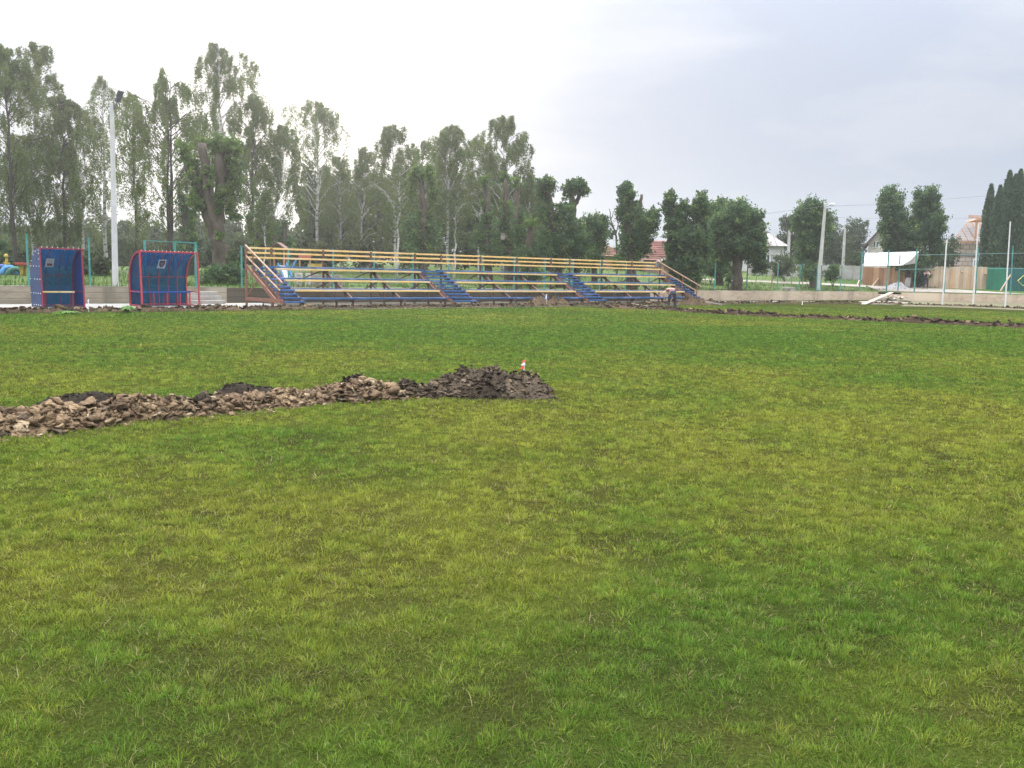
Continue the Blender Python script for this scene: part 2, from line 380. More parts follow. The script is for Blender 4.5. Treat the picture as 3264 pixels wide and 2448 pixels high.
lean_a = ang + rng.standard_normal(n) * np.concatenate([np.full(n1_, 0.5), np.full(ns_, 3.0)])
lean = np.concatenate([0.15 + 0.85 * rr_[:n1_] ** 0.7 + 0.25 * rng.random(n1_), 0.3 + 0.9 * rng.random(ns_)])
m_all = np.concatenate([m_[ti], ms]); w_all = np.concatenate([w_[ti], ws])
straw = rng.random(n) < np.concatenate([0.04 + 0.10 * w_[ti] + 0.05 * m_[ti], 0.06 + 0.14 * ws])
lean = np.where(straw, lean * 0.9 + 0.45, lean)
lx = np.cos(lean_a) * lean * hl; ly = np.sin(lean_a) * lean * hl; up = hl * np.sqrt(np.clip(1.05 - 0.60 * lean ** 2, 0.05, 1))
fa = rng.random(n) * np.pi; sxv = np.cos(fa) * wd / 2; syv = np.sin(fa) * wd / 2
Vb = np.empty((n, 5, 3), np.float32)
Vb[:, 0] = np.stack([bx - sxv, by - syv, bz], -1); Vb[:, 1] = np.stack([bx + sxv, by + syv, bz], -1)
mxx = bx + lx * 0.38; myy = by + ly * 0.38; mz = bz + up * 0.66
Vb[:, 2] = np.stack([mxx + sxv * 0.8, myy + syv * 0.8, mz], -1); Vb[:, 3] = np.stack([mxx - sxv * 0.8, myy - syv * 0.8, mz], -1)
Vb[:, 4] = np.stack([bx + lx, by + ly, bz + up * 0.98], -1)
base = np.arange(n)[:, None] * 5
quads = base + np.array([[0, 1, 2, 3]]); tris = base + np.array([[3, 2, 4]])
tj = np.concatenate([0.20 * cj[ti], 0.15 * rng.standard_normal(ns_)]) + rng.standard_normal(n) * 0.08
c = turf_rgb(m_all, w_all * 0.25, tj)
c *= np.clip(1 + 0.18 * rng.standard_normal(n) + np.concatenate([0.30 * cv[ti], np.full(ns_, -0.08)]), 0.45, 1.7)[:, None]
c[straw] = STRAW * (0.55 + 0.6 * rng.random(straw.sum()))[:, None]
c = np.clip(c, 0.008, 0.6); c = np.concatenate([c, np.ones((n, 1))], 1)
m_blade = hue_mat('grass_blade', trans=0.42, rough=0.65, spec=0.03)
gr = np_mesh('grass', Vb.reshape(-1, 3), quads=quads, tris=tris, mats=[m_blade], face_col=np.concatenate([c, c]))
tag(put('grass', gr), 'short tufted green and yellowing grass covering the pitch', 'grass', kind='stuff')
print('blades', n)

# ---------------------------------------------------------------- dug-up earth
def resample(poly, step):
    seg = np.hypot(*np.diff(poly, axis=0).T); d = np.concatenate([[0], np.cumsum(seg)]); k = np.arange(0, d[-1], step)
    return np.stack([np.interp(k, d, poly[:, 0]), np.interp(k, d, poly[:, 1])], -1), k, d[-1]
ICO_V = None
def ico():
    global ICO_V, ICO_F
    if ICO_V is None:
        bm = bmesh.new(); bmesh.ops.create_icosphere(bm, subdivisions=2, radius=1.0)
        ICO_V = np.array([v.co[:] for v in bm.verts]); ICO_F = np.array([[v.index for v in f.verts] for f in bm.faces]); bm.free()
    return ICO_V, ICO_F
TAN = np.array([0.245, 0.168, 0.095]); PALE = np.array([0.33, 0.245, 0.15]); BROWN = np.array([0.125, 0.083, 0.050]); BLACK = np.array([0.022, 0.017, 0.012]); SLATE = np.array([0.105, 0.078, 0.052])
m_earth = hue_mat('dug_earth', rough=0.97, bump=1.0, bscale=45, vary=0.35, vscale=22, spec=0.06)
def ridge(poly, width, height, seed, colour, step=0.06, nacross=15, clods=500, clod=(0.02, 0.09), flat=0.75, taper=(0.4, 0.4), rough=0.5, even=0.0, gap=None, wfun=None, hfun=None, slab=False, skew=0.0, wide=0.52, power=4.0):
    r = np.random.default_rng(seed); P, k, tot = resample(poly, step)
    T = np.gradient(P, axis=0); T /= np.linalg.norm(T, axis=1)[:, None]; Nn = np.stack([-T[:, 1], T[:, 0]], -1)
    env = np.clip(k / taper[0], 0, 1) ** 0.6 * np.clip((tot - k) / taper[1], 0, 1) ** 0.6
    ww = width * (0.75 + 0.5 * vnoise(k, k * 0, 0.9, seed)) ; hh = height * (0.55 + 0.45 * even + 0.9 * (1 - even) * vnoise(k, k * 0, 0.7, seed + 3)) * env
    if wfun is not None: ww = ww * wfun(k / tot)
    if hfun is not None: hh = hh * hfun(k / tot)
    if gap is not None: hh = hh * gap(k / tot)
    a = np.linspace(-1, 1, nacross)
    x = P[:, 0, None] + Nn[:, 0, None] * a * ww[:, None] / 2; y = P[:, 1, None] + Nn[:, 1, None] * a * ww[:, None] / 2
    prof = (1 - np.abs(a) ** 1.9)[None, :]
    lump = (fbm(x, y, 0.30, seed + 7, 5) - 0.42) * 1.6 + (np.abs(fbm(x, y, 0.11, seed + 9, 3) - 0.5) * 2 - 0.3) * 0.9
    z = hh[:, None] * prof * (1 + rough * lump) - 0.03 * (np.abs(a) > 0.98)[None, :]
    z = np.maximum(z, -0.03)
    n0, n1 = z.shape; I = np.arange(n0 * n1).reshape(n0, n1)
    q = np.stack([I[:-1, :-1], I[1:, :-1], I[1:, 1:], I[:-1, 1:]], -1).reshape(-1, 4)
    Vs = [np.stack([x.ravel(), y.ravel(), z.ravel() + ground_z(x.ravel(), y.ravel())], -1)]
    cs = [colour(x.ravel(), y.ravel(), np.repeat(k / tot, n1), r, False)]
    iv, itf = ico(); tri = []; off = n0 * n1
    if clods:
        ci = r.integers(0, n0, clods); ca = np.clip(r.normal(skew, wide, clods), -1.5, 1.5); size = clod[0] + (clod[1] - clod[0]) * r.random(clods) ** power
        size *= np.clip(hh[ci] / max(height, 1e-6) + 0.35, 0.55, 1.1)
        size = np.where(np.abs(ca) > 1.0, size * 0.45, size)
        jj = np.clip(((ca + 1) / 2 * (n1 - 1)).astype(int), 0, n1 - 1)
        cx_ = P[ci, 0] + Nn[ci, 0] * ca * ww[ci] / 2; cy_ = P[ci, 1] + Nn[ci, 1] * ca * ww[ci] / 2; cz_ = np.maximum(z[ci, jj], -0.004) + size * 0.15 + ground_z(cx_, cy_)
        for i in range(clods):
            v = iv + 0.0; pl = r.standard_normal((7, 3)); pl /= np.linalg.norm(pl, axis=1)[:, None]; dd = v @ pl.T; cutd = 0.12 + 0.55 * r.random(7); ex = np.clip(dd - cutd, 0, None); v = v - ex @ pl; v = v * (1 + 0.15 * r.standard_normal((len(iv), 1)))
            sc_ = np.array([1.15, 0.95, 0.46 if slab else flat]) * (0.6 + 0.8 * r.random(3))
            v = v * sc_ * size[i]
            th = r.random() * 6.28; c_, s__ = math.cos(th), math.sin(th); ph = r.normal(0, 0.5)
            v = np.stack([v[:, 0], v[:, 1] * math.cos(ph) - v[:, 2] * math.sin(ph), v[:, 1] * math.sin(ph) + v[:, 2] * math.cos(ph)], -1)
            v = np.stack([v[:, 0] * c_ - v[:, 1] * s__, v[:, 0] * s__ + v[:, 1] * c_, v[:, 2]], -1) + np.array([cx_[i], cy_[i], cz_[i]])
            Vs.append(v); tri.append(itf + off); off += len(v)
            col = colour(np.array([cx_[i]]), np.array([cy_[i]]), np.array([k[ci[i]] / tot]), r, True)
            cs.append(np.repeat(col, len(v), 0))
    VV = np.concatenate(Vs); CC = np.concatenate(cs); CC = np.concatenate([np.clip(CC, 0.005, 0.6), np.ones((len(CC), 1))], 1)
    return np_mesh('earth', VV, quads=q, tris=np.concatenate(tri) if tri else None, mats=[m_earth], pt_col=CC)
def clay_col(x, y, k, r, clod):
    a = np.clip((fbm(x, y, 0.22, 91, 4) - 0.32) * 2.4, 0, 1)[:, None]; b_ = np.clip((fbm(x, y, 0.7, 19, 3) - 0.60) * 6, 0, 1)[:, None]
    c = (BROWN * 1.1 * (1 - a) + TAN * 0.92 * a) * (1 - b_) + BLACK * 2.2 * b_
    if clod:
        q = r.random()
        c = c * (0.75 + 0.5 * r.random()) if q < 0.86 else (PALE * (0.8 + 0.25 * r.random()) + c * 0 if q < 0.93 else SLATE + c * 0)
    return c
def slate_col(x, y, k, r, clod):
    a = np.clip((fbm(x, y, 0.25, 71, 3) - 0.35) * 2.2, 0, 1)[:, None]
    c = BLACK * 1.4 * (1 - a) + SLATE * a
    if clod:
        q = r.random(); c = c * (0.7 + 0.8 * r.random()) if q < 0.86 else (SLATE * 1.5 + c * 0 if q < 0.95 else TAN * 0.8 + c * 0)
    return c
def black_col(x, y, k, r, clod):
    c = BLACK * (0.8 + 0.9 * fbm(x, y, 0.15, 33, 3))[:, None]
    return c * (0.8 + 0.6 * r.random()) if clod else c
def mixed_col(x, y, k, r, clod):
    a = np.clip((fbm(x, y, 0.8, 44, 3) - 0.40) * 3.0, 0, 1)[:, None]
    c = (BROWN * 0.62) * (1 - a) + TAN * 0.62 * a
    if clod:
        q = r.random(); c = c * (0.7 + 0.7 * r.random()) if q < 0.66 else (TAN * (0.7 + 0.4 * r.random()) + c * 0 if q < 0.84 else BLACK * 1.8 + c * 0)
    return c
def spoil_col(x, y, k, r, clod):
    a = np.clip((fbm(x, y, 0.9, 44, 3) - 0.46) * 3.0, 0, 1)[:, None]
    c = (BROWN * 0.45) * (1 - a) + TAN * 0.40 * a
    if clod:
        q = r.random(); c = c * (0.6 + 0.7 * r.random()) if q < 0.66 else (TAN * (0.5 + 0.45 * r.random()) + c * 0 if q < 0.80 else BLACK * 1.8 + c * 0)
    return c
hp, hk, htot = resample(HEAP, 0.05)
def cut(poly, a, b):
    P, k, tot = resample(poly, 0.05); q = (k / tot >= a) & (k / tot <= b); return P[q]
# where along the heap the clay gives way to dark soil: image x = 1290
kx = [np.argmin(np.hypot(*(hp - on_plane(px, py)[:2]).T)) / len(hp) for px, py in ((1275, 1265), (0, 1378))]
def heap_obj(name, me, label, grp):
    return tag(put(name, me), label, 'soil heap', grp)
heap_obj('clay_heap', ridge(cut(HEAP, 0, kx[0] + 0.01), 0.58, 0.140, 5, clay_col, clods=9500, clod=(0.007, 0.085), power=3.2, skew=-0.18, wide=0.62, step=0.035, nacross=27, rough=0.75, taper=(0.1, 0.12)),
         'long ridge of tan clay clods across the grass at the left', 'earth dug out in the near grass')
heap_obj('dark_soil_heap', ridge(cut(HEAP, kx[0] - 0.012, 1), 0.62, 0.20, 9, slate_col, clods=9500, clod=(0.006, 0.050), rough=1.0, step=0.035, nacross=29, skew=-0.2, wide=0.85, taper=(0.15, 0.24), slab=True, even=0.7,
         wfun=lambda k: 0.85 + 0.85 * sstep(k, 0.25, 0.6), hfun=lambda k: 0.98 + 0.34 * sstep(k, 0.30, 0.55)),
         'dark flaky soil mound at the right end of the clay ridge, under the small flag', 'earth dug out in the near grass')
for (x0, y0, x1, y1, hgt, wdt, lab) in ((100, 1322, 450, 1294, 0.18, 0.50, 'longest strip of black crumbly topsoil behind the clay ridge'),
                                        (680, 1274, 905, 1256, 0.14, 0.46, 'low black topsoil pile behind the middle of the clay ridge'),
                                        (1070, 1255, 1195, 1248, 0.16, 0.38, 'small pointed black topsoil pile next to the dark mound')):
    a = on_plane(x0, y0)[:2]; b = on_plane(x1, y1)[:2]
    poly = np.array([a * (1 - q) + b * q for q in np.linspace(0, 1, 8)])
    heap_obj('topsoil_pile', ridge(poly, wdt, hgt, int(x0), black_col, clods=420, clod=(0.008, 0.035), rough=0.45, taper=(0.22, 0.22), step=0.03), lab, 'earth dug out in the near grass')
sk, _, stot = resample(SIDE, 0.1)
def near_k(poly, px, py):
    P, k, tot = resample(poly, 0.1); return float(k[np.argmin(np.hypot(*(P - on_plane(px, py)[:2]).T))] / tot)
k1 = near_k(SIDE, 760, 988); k2 = near_k(SIDE, 2190, 970)
heap_obj('trench_spoil', ridge(cut(SIDE, 0, k1), 0.8, 0.095, 21, spoil_col, clods=2400, clod=(0.015, 0.11), step=0.07, taper=(0.1, 0.1)), 'brown earth bank in front of the two blue dugouts', 'earth banks along the far edge of the pitch')
heap_obj('trench_spoil', ridge(cut(SIDE, k1, k2), 0.75, 0.085, 22, spoil_col, clods=3200, clod=(0.015, 0.12), step=0.07, taper=(0.1, 0.1)), 'earth bank with pale lumps along the foot of the bleachers', 'earth banks along the far edge of the pitch')
heap_obj('trench_spoil', ridge(cut(SIDE, k2, 1), 0.9, 0.085, 23, spoil_col, clods=2400, clod=(0.015, 0.12), step=0.09, taper=(0.1, 0.1)), 'brown earth bank at the foot of the tan wall beyond the bleachers', 'earth banks along the far edge of the pitch')
heap_obj('trench_spoil', ridge(CROSS, 0.55, 0.13, 24, spoil_col, clods=3600, clod=(0.012, 0.12), step=0.07, taper=(0.3, 0.1)), 'long dark earth ridge crossing the grass towards the right edge', 'earth banks along the far edge of the pitch')
def spot_heap(px, py, wdt, hgt, length, seed, colf, label):
    c_ = on_plane(px, py)[:2]; poly = np.array([c_ - U * length / 2 + U * length * q for q in np.linspace(0, 1, 8)])
    heap_obj('trench_spoil', ridge(poly, wdt, hgt, seed, colf, clods=700, clod=(0.012, 0.08), step=0.06, taper=(0.5, 0.5), rough=0.8), label, 'earth banks along the far edge of the pitch')
spot_heap(1745, 975, 1.3, 0.42, 2.6, 61, spoil_col, 'rounded earth mound before the bleachers holding a white taped stake')
spot_heap(2225, 972, 1.2, 0.34, 2.8, 62, spoil_col, 'dark earth mound beside the right foot of the bleachers')
# ---------------------------------------------------------------- raised ground behind the walls
def lawn_rgb(x, y):
    a = np.clip((fbm(x, y, 2.6, 131, 4) - 0.3) * 2.3, 0, 1)[:, None]
    c = np.array([0.040, 0.080, 0.016]) * (1 - a) + np.array([0.078, 0.106, 0.026]) * a
    b = np.clip((fbm(x, y, 1.4, 151, 3) - 0.60) * 5, 0, 1)[:, None]
    return c * (1 - 0.5 * b) + np.array([0.14, 0.12, 0.07]) * 0.5 * b
rows = np.concatenate([np.arange(0.0, 30, 0.5), np.geomspace(30, 700, 26)])
def bank_mesh():
    # a fan of strips: along the first wall, round the corner, along the second
    d1 = (WB - WA) / np.linalg.norm(WB - WA); n1 = np.array([-d1[1], d1[0]])
    d2 = (WC - WB) / np.linalg.norm(WC - WB); n2 = np.array([-d2[1], d2[0]])
    st_pts = []; A0 = WA - d1 * 700
    for k in np.concatenate([-np.geomspace(700, 2, 14), np.arange(0, np.linalg.norm(WB - WA) - 0.01, 0.6)]): st_pts.append((WA + d1 * k, n1))
    for q in np.linspace(0, 1, 12):
        n = n1 * (1 - q) + n2 * q; n /= np.linalg.norm(n); st_pts.append((WB, n))
    L2 = np.linalg.norm(WC - WB)
    for k in np.concatenate([np.arange(0.6, L2, 0.8), L2 + np.geomspace(2, 500, 10)]): st_pts.append((WB + d2 * k, n2))
    P = np.array([[p + n * r_ for r_ in rows] for p, n in st_pts]); a, b = P.shape[:2]
    x = P[..., 0].ravel(); y = P[..., 1].ravel(); z = terrain(x, y) + 0.05 * (fbm(x, y, 1.5, 9, 3) - 0.5) * (np.tile(rows, a) > 0.4)
    I = np.arange(a * b).reshape(a, b)
    q = np.stack([I[:-1, :-1], I[1:, :-1], I[1:, 1:], I[:-1, 1:]], -1).reshape(-1, 4)
    return np_mesh('bank', np.stack([x, y, z], -1), quads=q, mats=[m_lawn], pt_col=np.concatenate([lawn_rgb(x, y), np.ones((len(x), 1))], 1), smooth=True)
m_lawn = hue_mat('lawn', rough=0.95, bump=0.9, bscale=12, vary=0.5, vscale=7, spec=0.08)
tag(put('raised_ground', bank_mesh()), kind='structure')
def scatter_grass(name, label, sampler, n, hmin, hmax, seed, wide=0.03):
    r = np.random.default_rng(seed); x, y, z = sampler(r, n); n = len(x)
    h = hmin + (hmax - hmin) * r.random(n) ** 1.6; a = r.random(n) * 6.28; l = 0.5 * r.random(n) * h
    fa = r.random(n) * 3.14; wx = np.cos(fa) * wide / 2; wy = np.sin(fa) * wide / 2
    v = np.empty((n, 3, 3)); v[:, 0] = np.stack([x - wx, y - wy, z - 0.02], -1); v[:, 1] = np.stack([x + wx, y + wy, z - 0.02], -1)
    v[:, 2] = np.stack([x + np.cos(a) * l, y + np.sin(a) * l, z + h], -1)
    c = lawn_rgb(x, y) * (0.8 + 0.5 * r.random((n, 1)))
    tag(put(name, np_mesh(name, v.reshape(-1, 3), tris=np.arange(3 * n).reshape(-1, 3), mats=[m_blade], face_col=np.concatenate([c, np.ones((n, 1))], 1))), label, 'grass', kind='stuff')

# strips laid over the raised ground
def strip(name, left, right, mat, lift, kind='structure', n=60, fn=terrain, cross=5):
    left = np.array(left); right = np.array(right)
    def rs(P):
        d = np.concatenate([[0], np.cumsum(np.hypot(*np.diff(P, axis=0).T))]); k = np.linspace(0, d[-1], n)
        return np.stack([np.interp(k, d, P[:, 0]), np.interp(k, d, P[:, 1])], -1)
    A, B = rs(left), rs(right)
    P = np.stack([A * (1 - q) + B * q for q in np.linspace(0, 1, cross)], 1)
    wob = (fbm(P[..., 0], P[..., 1], 0.8, 7, 3) - 0.5) * 0.5
    P = P + wob[..., None] * np.array([0.3, 0.6])
    x = P[..., 0].ravel(); y = P[..., 1].ravel(); z = fn(x, y) + lift
    I = np.arange(n * cross).reshape(n, cross); q = np.stack([I[:-1, :-1], I[1:, :-1], I[1:, 1:], I[:-1, 1:]], -1).reshape(-1, 4)
    return tag(put(name, np_mesh(name, np.stack([x, y, z], -1), quads=q, mats=[mat], smooth=True)), kind=kind)
m_gravel_road = pm('road_gravel', (0.30, 0.255, 0.21), (0.22, 0.185, 0.15), scale=1.2, rough=0.95, bump=0.6, bscale=30, c3=(0.19, 0.18, 0.12), scale3=0.4)
m_pave = pm('pale_concrete', (0.28, 0.262, 0.23), (0.20, 0.188, 0.16), scale=0.9, rough=0.9, bump=0.4, bscale=25, c3=(0.30, 0.26, 0.20), scale3=0.5)
m_gravel = pm('grey_gravel', (0.36, 0.35, 0.34), (0.20, 0.195, 0.19), scale=6, rough=0.95, bump=1.0, bscale=40)
def tpts(pts): return [on_terrain(a, b)[:2] for a, b in pts]
strip('road', tpts([(2235, 889), (2340, 892), (2450, 896), (2600, 902), (2700, 907), (2760, 910)]), tpts([(2235, 894), (2340, 897), (2450, 901.5), (2600, 908), (2700, 913), (2760, 916)]), m_gravel_road, 0.03)
strip('road', tpts([(2690, 914), (2760, 911.5), (2860, 913), (2960, 919), (3060, 925), (3160, 931), (3264, 938), (3450, 947)])[1:], tpts([(2740, 923), (2800, 928), (2870, 931), (2960, 932.5), (3060, 935), (3160, 936.5), (3264, 938.8), (3450, 950)])[1:], m_gravel_road, 0.045)
# the pavement under the dugouts, along the wall
d1 = (WB - WA) / np.linalg.norm(WB - WA)
strip('pavement', [st(s, -5.3)[:2] for s in (-12, 0, 8, 10.5)], [st(s, 0.75 - 0.034 * (s + 14))[:2] for s in (-12, 0, 8, 10.5)], m_pave, 0.012, fn=lambda x, y: 0 * x, n=40)
strip('pavement', [st(s, -3.6 - 0.02 * (s - 35))[:2] for s in (35.4, 42, 50)], [st(s, -2.2 - 0.03 * (s - 35))[:2] for s in (35.4, 42, 50)], m_pave, 0.012, fn=lambda x, y: 0 * x, n=30)
m_bare = pm('bare_earth', (0.060, 0.042, 0.028), (0.040, 0.042, 0.022), scale=2.0, rough=0.97, bump=0.8, bscale=18, c3=(0.16, 0.12, 0.075))
strip('bare_ground', [st(s, -6.3)[:2] for s in (9.5, 20, 36)], [st(s, 0.6 - 0.034 * (s + 14))[:2] for s in (9.5, 20, 36)], m_bare, 0.02, fn=lambda x, y: 0 * x, n=50)
gpts = [on_plane(a, b)[:2] for a, b in ((2715, 966), (2760, 970), (2830, 971), (2900, 970.5))], [on_plane(a, b)[:2] for a, b in ((2745, 961), (2780, 960), (2840, 960), (2910, 966))]
strip('gravel', *gpts, m_gravel_road, 0.02, fn=lambda x, y: 0 * x, n=20)
m_ver = pm('verge', (0.105, 0.100, 0.045), (0.13, 0.095, 0.055), scale=1.5, rough=0.97, bump=0.8, bscale=20, c3=(0.07, 0.09, 0.03))
strip('verge', [on_plane(a, b)[:2] for a, b in ((2870, 977), (3000, 979.5), (3264, 990), (3600, 1004))], [p + (WB - WC) / np.linalg.norm(WB - WC) * 0 for p in (WB + (WC - WB) * 0.12, WB + (WC - WB) * 0.3, WB + (WC - WB) * 0.6, WC)], m_ver, 0.02, fn=lambda x, y: 0 * x, n=40)

# ---------------------------------------------------------------- retaining walls
def wall_mat(name, a, b, stain, pale, course):
    m = bpy.data.materials.new(name); m.use_nodes = True; nt = m.node_tree; L = nt.links; bs = nt.nodes['Principled BSDF']; bs.inputs['Roughness'].default_value = 0.93; bs.inputs['Specular IOR Level'].default_value = 0.15
    tc = _n(nt, 'ShaderNodeTexCoord')
    def noise(sc_, st_, det=6):
        mp = _n(nt, 'ShaderNodeMapping'); mp.inputs['Scale'].default_value = st_; L.new(tc.outputs['Object'], mp.inputs['Vector'])
        n = _n(nt, 'ShaderNodeTexNoise'); n.inputs['Scale'].default_value = sc_; n.inputs['Detail'].default_value = det; n.inputs['Roughness'].default_value = 0.6; L.new(mp.outputs[0], n.inputs['Vector']); return n.outputs['Fac']
    def mixc(fac, A, B, lo, hi):
        mr = _n(nt, 'ShaderNodeMapRange'); mr.inputs['From Min'].default_value = lo; mr.inputs['From Max'].default_value = hi; L.new(fac, mr.inputs['Value'])
        mx = _n(nt, 'ShaderNodeMix', data_type='RGBA'); L.new(mr.outputs[0], mx.inputs['Factor'])
        for k, q in (('A', A), ('B', B)):
            if isinstance(q, tuple): mx.inputs[k].default_value = (*q, 1)
            else: L.new(q, mx.inputs[k])
        return mx.outputs['Result']
    c = mixc(noise(1.6, (1, 1, 3)), a, b, 0.35, 0.65)
    c = mixc(noise(0.9, (1, 1, 0.12)), c, stain, 0.52, 0.72)      # streaks run down the face
    c = mixc(noise(0.22, (1, 1, 0.4), 3), c, pale, 0.50, 0.62)
    sp = _n(nt, 'ShaderNodeSeparateXYZ'); L.new(tc.outputs['Object'], sp.inputs[0])
    w_ = _n(nt, 'ShaderNodeMath', operation='PINGPONG'); L.new(sp.outputs['Z'], w_.inputs[0]); w_.inputs[1].default_value = course
    c = mixc(w_.outputs[0], stain, c, 0.0, 0.018)                 # board joints left by the shuttering
    L.new(c, bs.inputs['Base Color'])
    bp = _n(nt, 'ShaderNodeBump'); bp.inputs['Strength'].default_value = 0.5; bp.inputs['Distance'].default_value = 0.02
    L.new(noise(14, (1, 1, 2)), bp.inputs['Height']); L.new(bp.outputs[0], bs.inputs['Normal'])
    return m
m_wall1 = wall_mat('weathered_concrete', (0.29, 0.245, 0.18), (0.215, 0.18, 0.13), (0.125, 0.105, 0.075), (0.33, 0.285, 0.215), 0.11)
m_wall2 = wall_mat('tan_render', (0.52, 0.41, 0.295), (0.40, 0.305, 0.215), (0.24, 0.18, 0.125), (0.58, 0.47, 0.345), 0.33)
m_cap = pm('wall_top', (0.40, 0.37, 0.31), (0.28, 0.26, 0.20), scale=3, rough=0.95)
def wall(name, p, q, mat, label, seed):
    r = np.random.default_rng(seed); mb = MB(); d = (q - p); Lw = np.linalg.norm(d); d = d / Lw; n = np.array([-d[1], d[0]]); k = int(Lw / 1.1)
    jag = WALL_H + 0.012 + 0.012 * r.standard_normal(k + 1); jf = 0.008 * r.standard_normal(k + 1)
    vs = []; fs = []
    for i in range(k + 1):
        c_ = p + d * Lw * i / k - n * jf[i]
        for z in (-0.15, 0.0, jag[i]): vs.append((*(c_ - n * 0.0), z))
        vs.append((*(c_ + n * 0.24), jag[i])); vs.append((*(c_ + n * 0.24), -0.15))
    for i in range(k):
        for j in range(4): fs.append((i * 5 + j, (i + 1) * 5 + j, (i + 1) * 5 + j + 1, i * 5 + j + 1))
    fs += [tuple(range(5)), tuple(k * 5 + 4 - j for j in range(5))]
    mb.add(vs, fs, 0)
    for i, f in enumerate(fs[:-2]):
        if i % 4 == 2: mb.m[i] = 1
    return tag(mb.build(name, [mat, m_cap]), label, 'wall')
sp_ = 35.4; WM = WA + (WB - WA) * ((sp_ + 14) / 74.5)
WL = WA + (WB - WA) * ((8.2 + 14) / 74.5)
m_wall0 = wall_mat('stained_shaded_concrete', (0.075, 0.060, 0.044), (0.052, 0.042, 0.031), (0.030, 0.024, 0.018), (0.095, 0.08, 0.06), 0.13)  # stained concrete, with the bleachers' shade painted into its dark colour
wall('concrete_wall', WA, WL, m_wall1, 'low grey board-marked concrete wall behind the two dugouts', 1)
wall('concrete_wall', WL, WM, m_wall0, 'low stained concrete wall with the shade of the bleachers painted into its colour', 5)
wall('concrete_wall', WM, WB, m_wall2, 'low tan rendered wall running from the right end of the bleachers', 2)
# the end wall is broken by a flight of steps
nB = (WC - WB) / np.linalg.norm(WC - WB)
def end_k(px): 
    d = ray(px, 930); n = np.array([-nB[1], nB[0]]); k = (WB @ n) / (d[:2] @ n); return float((d[:2] * k - WB) @ nB)
kA, kB = end_k(2800), end_k(2874)
if kA > 0.3: wall('concrete_wall', WB, WB + nB * kA, m_wall2, 'short stub of tan wall at the corner left of the broken steps', 3)
wall('concrete_wall', WB + nB * kB, WC, m_wall2, 'low tan wall behind the three white net poles', 4)
m_step = pm('step_concrete', (0.33, 0.31, 0.27), (0.24, 0.22, 0.19), scale=3, rough=0.92, bump=0.4)
def wall_frame(s):
    p = WA + (WB - WA) * ((s + 14) / 74.5); d = (WB - WA) / np.linalg.norm(WB - WA); return p, d, np.array([-d[1], d[0]])
def wall_s(px, py=940):
    d = ray(px, py); dd = (WB - WA) / np.linalg.norm(WB - WA); n = np.array([-dd[1], dd[0]]); k = (WA @ n) / (d[:2] @ n); q = d[:2] * k
    return float((q - WA) @ dd) - 14 * 0 , q
def steps(name, base, d, n, width, rows, mat, label, shift=0.0):
    t = thing(name, label, 'steps', (*base, 0)); rz = math.atan2(d[1], d[0])
    for i, (dep, h0, h1) in enumerate(rows):
        mb = MB(); c_ = base + d * (width / 2 + shift * i) - n * (dep / 2 + 0.01); mb.box((c_[0], c_[1], (h0 + h1) / 2), (width - abs(shift) * 2 * i * 0, dep, h1 - h0 - 0.004), rz); mb.build('step', mat, t, bevel=0.012)
    return t
_, b0 = wall_s(600); _, b1 = wall_s(687); dW = (WB - WA) / np.linalg.norm(WB - WA); nW = np.array([-dW[1], dW[0]])
wl = np.linalg.norm(b1 - b0)
steps('concrete_steps', b0 - dW * 0.3, dW, nW, wl + 0.25, [(1.05, 0.0, 0.165), (0.70, 0.17, 0.33), (0.36, 0.335, 0.50)], m_step, 'grey concrete steps up the wall behind the second dugout')
m_rubble = pm('broken_concrete', (0.50, 0.42, 0.32), (0.34, 0.27, 0.20), scale=4, rough=0.95, bump=0.8)
bs_ = WB + nB * kA; nE = np.array([-nB[1], nB[0]])
t = thing('broken_steps', 'crumbling tan concrete steps in the gap of the end wall under a plank', 'steps', (*bs_, 0)); rz = math.atan2(nB[1], nB[0]); r = np.random.default_rng(4)
for i, (dep, h0, h1) in enumerate([(1.0, 0.0, 0.17), (0.5, 0.175, 0.34), (0.05, 0.345, 0.50)]):
    mb = MB(); c_ = bs_ + nB * ((kB - kA) / 2) - nE * dep / 2 + nE * 0.3; mb.box((*c_, (h0 + h1) / 2), (kB - kA - 0.03, dep + 0.6, h1 - h0), rz); mb.build('step', m_rubble, t, bevel=0.03)
mb = MB()
iv, itf = ico()
for i in range(40):
    v = iv * (1 + 0.4 * r.standard_normal((len(iv), 1))) * (0.05 + 0.14 * r.random() ** 2) * np.array([1.2, 1, 0.6]); c_ = bs_ + nB * (kB - kA) * r.uniform(0.1, 1.1) - nE * r.uniform(0.1, 1.1)
    mb.add(v + np.array([c_[0], c_[1], 0.06 + 0.3 * r.random()]), [tuple(f) for f in itf])
mb.build('rubble', m_rubble, t)
m_plank = pm('pale_plank', (0.42, 0.34, 0.25), (0.32, 0.25, 0.18), scale=3, stretch=(1, 1, 1), rough=0.85)
mb = MB(); p0 = on_plane(2752, 970, 0.03); p1 = at_depth(2842, 932.5, 73.3); mb.beam(p0, p1, 0.30, 0.05)
tag(mb.build('ramp_plank', m_plank), 'pale wooden plank leaning over the broken steps', 'plank')
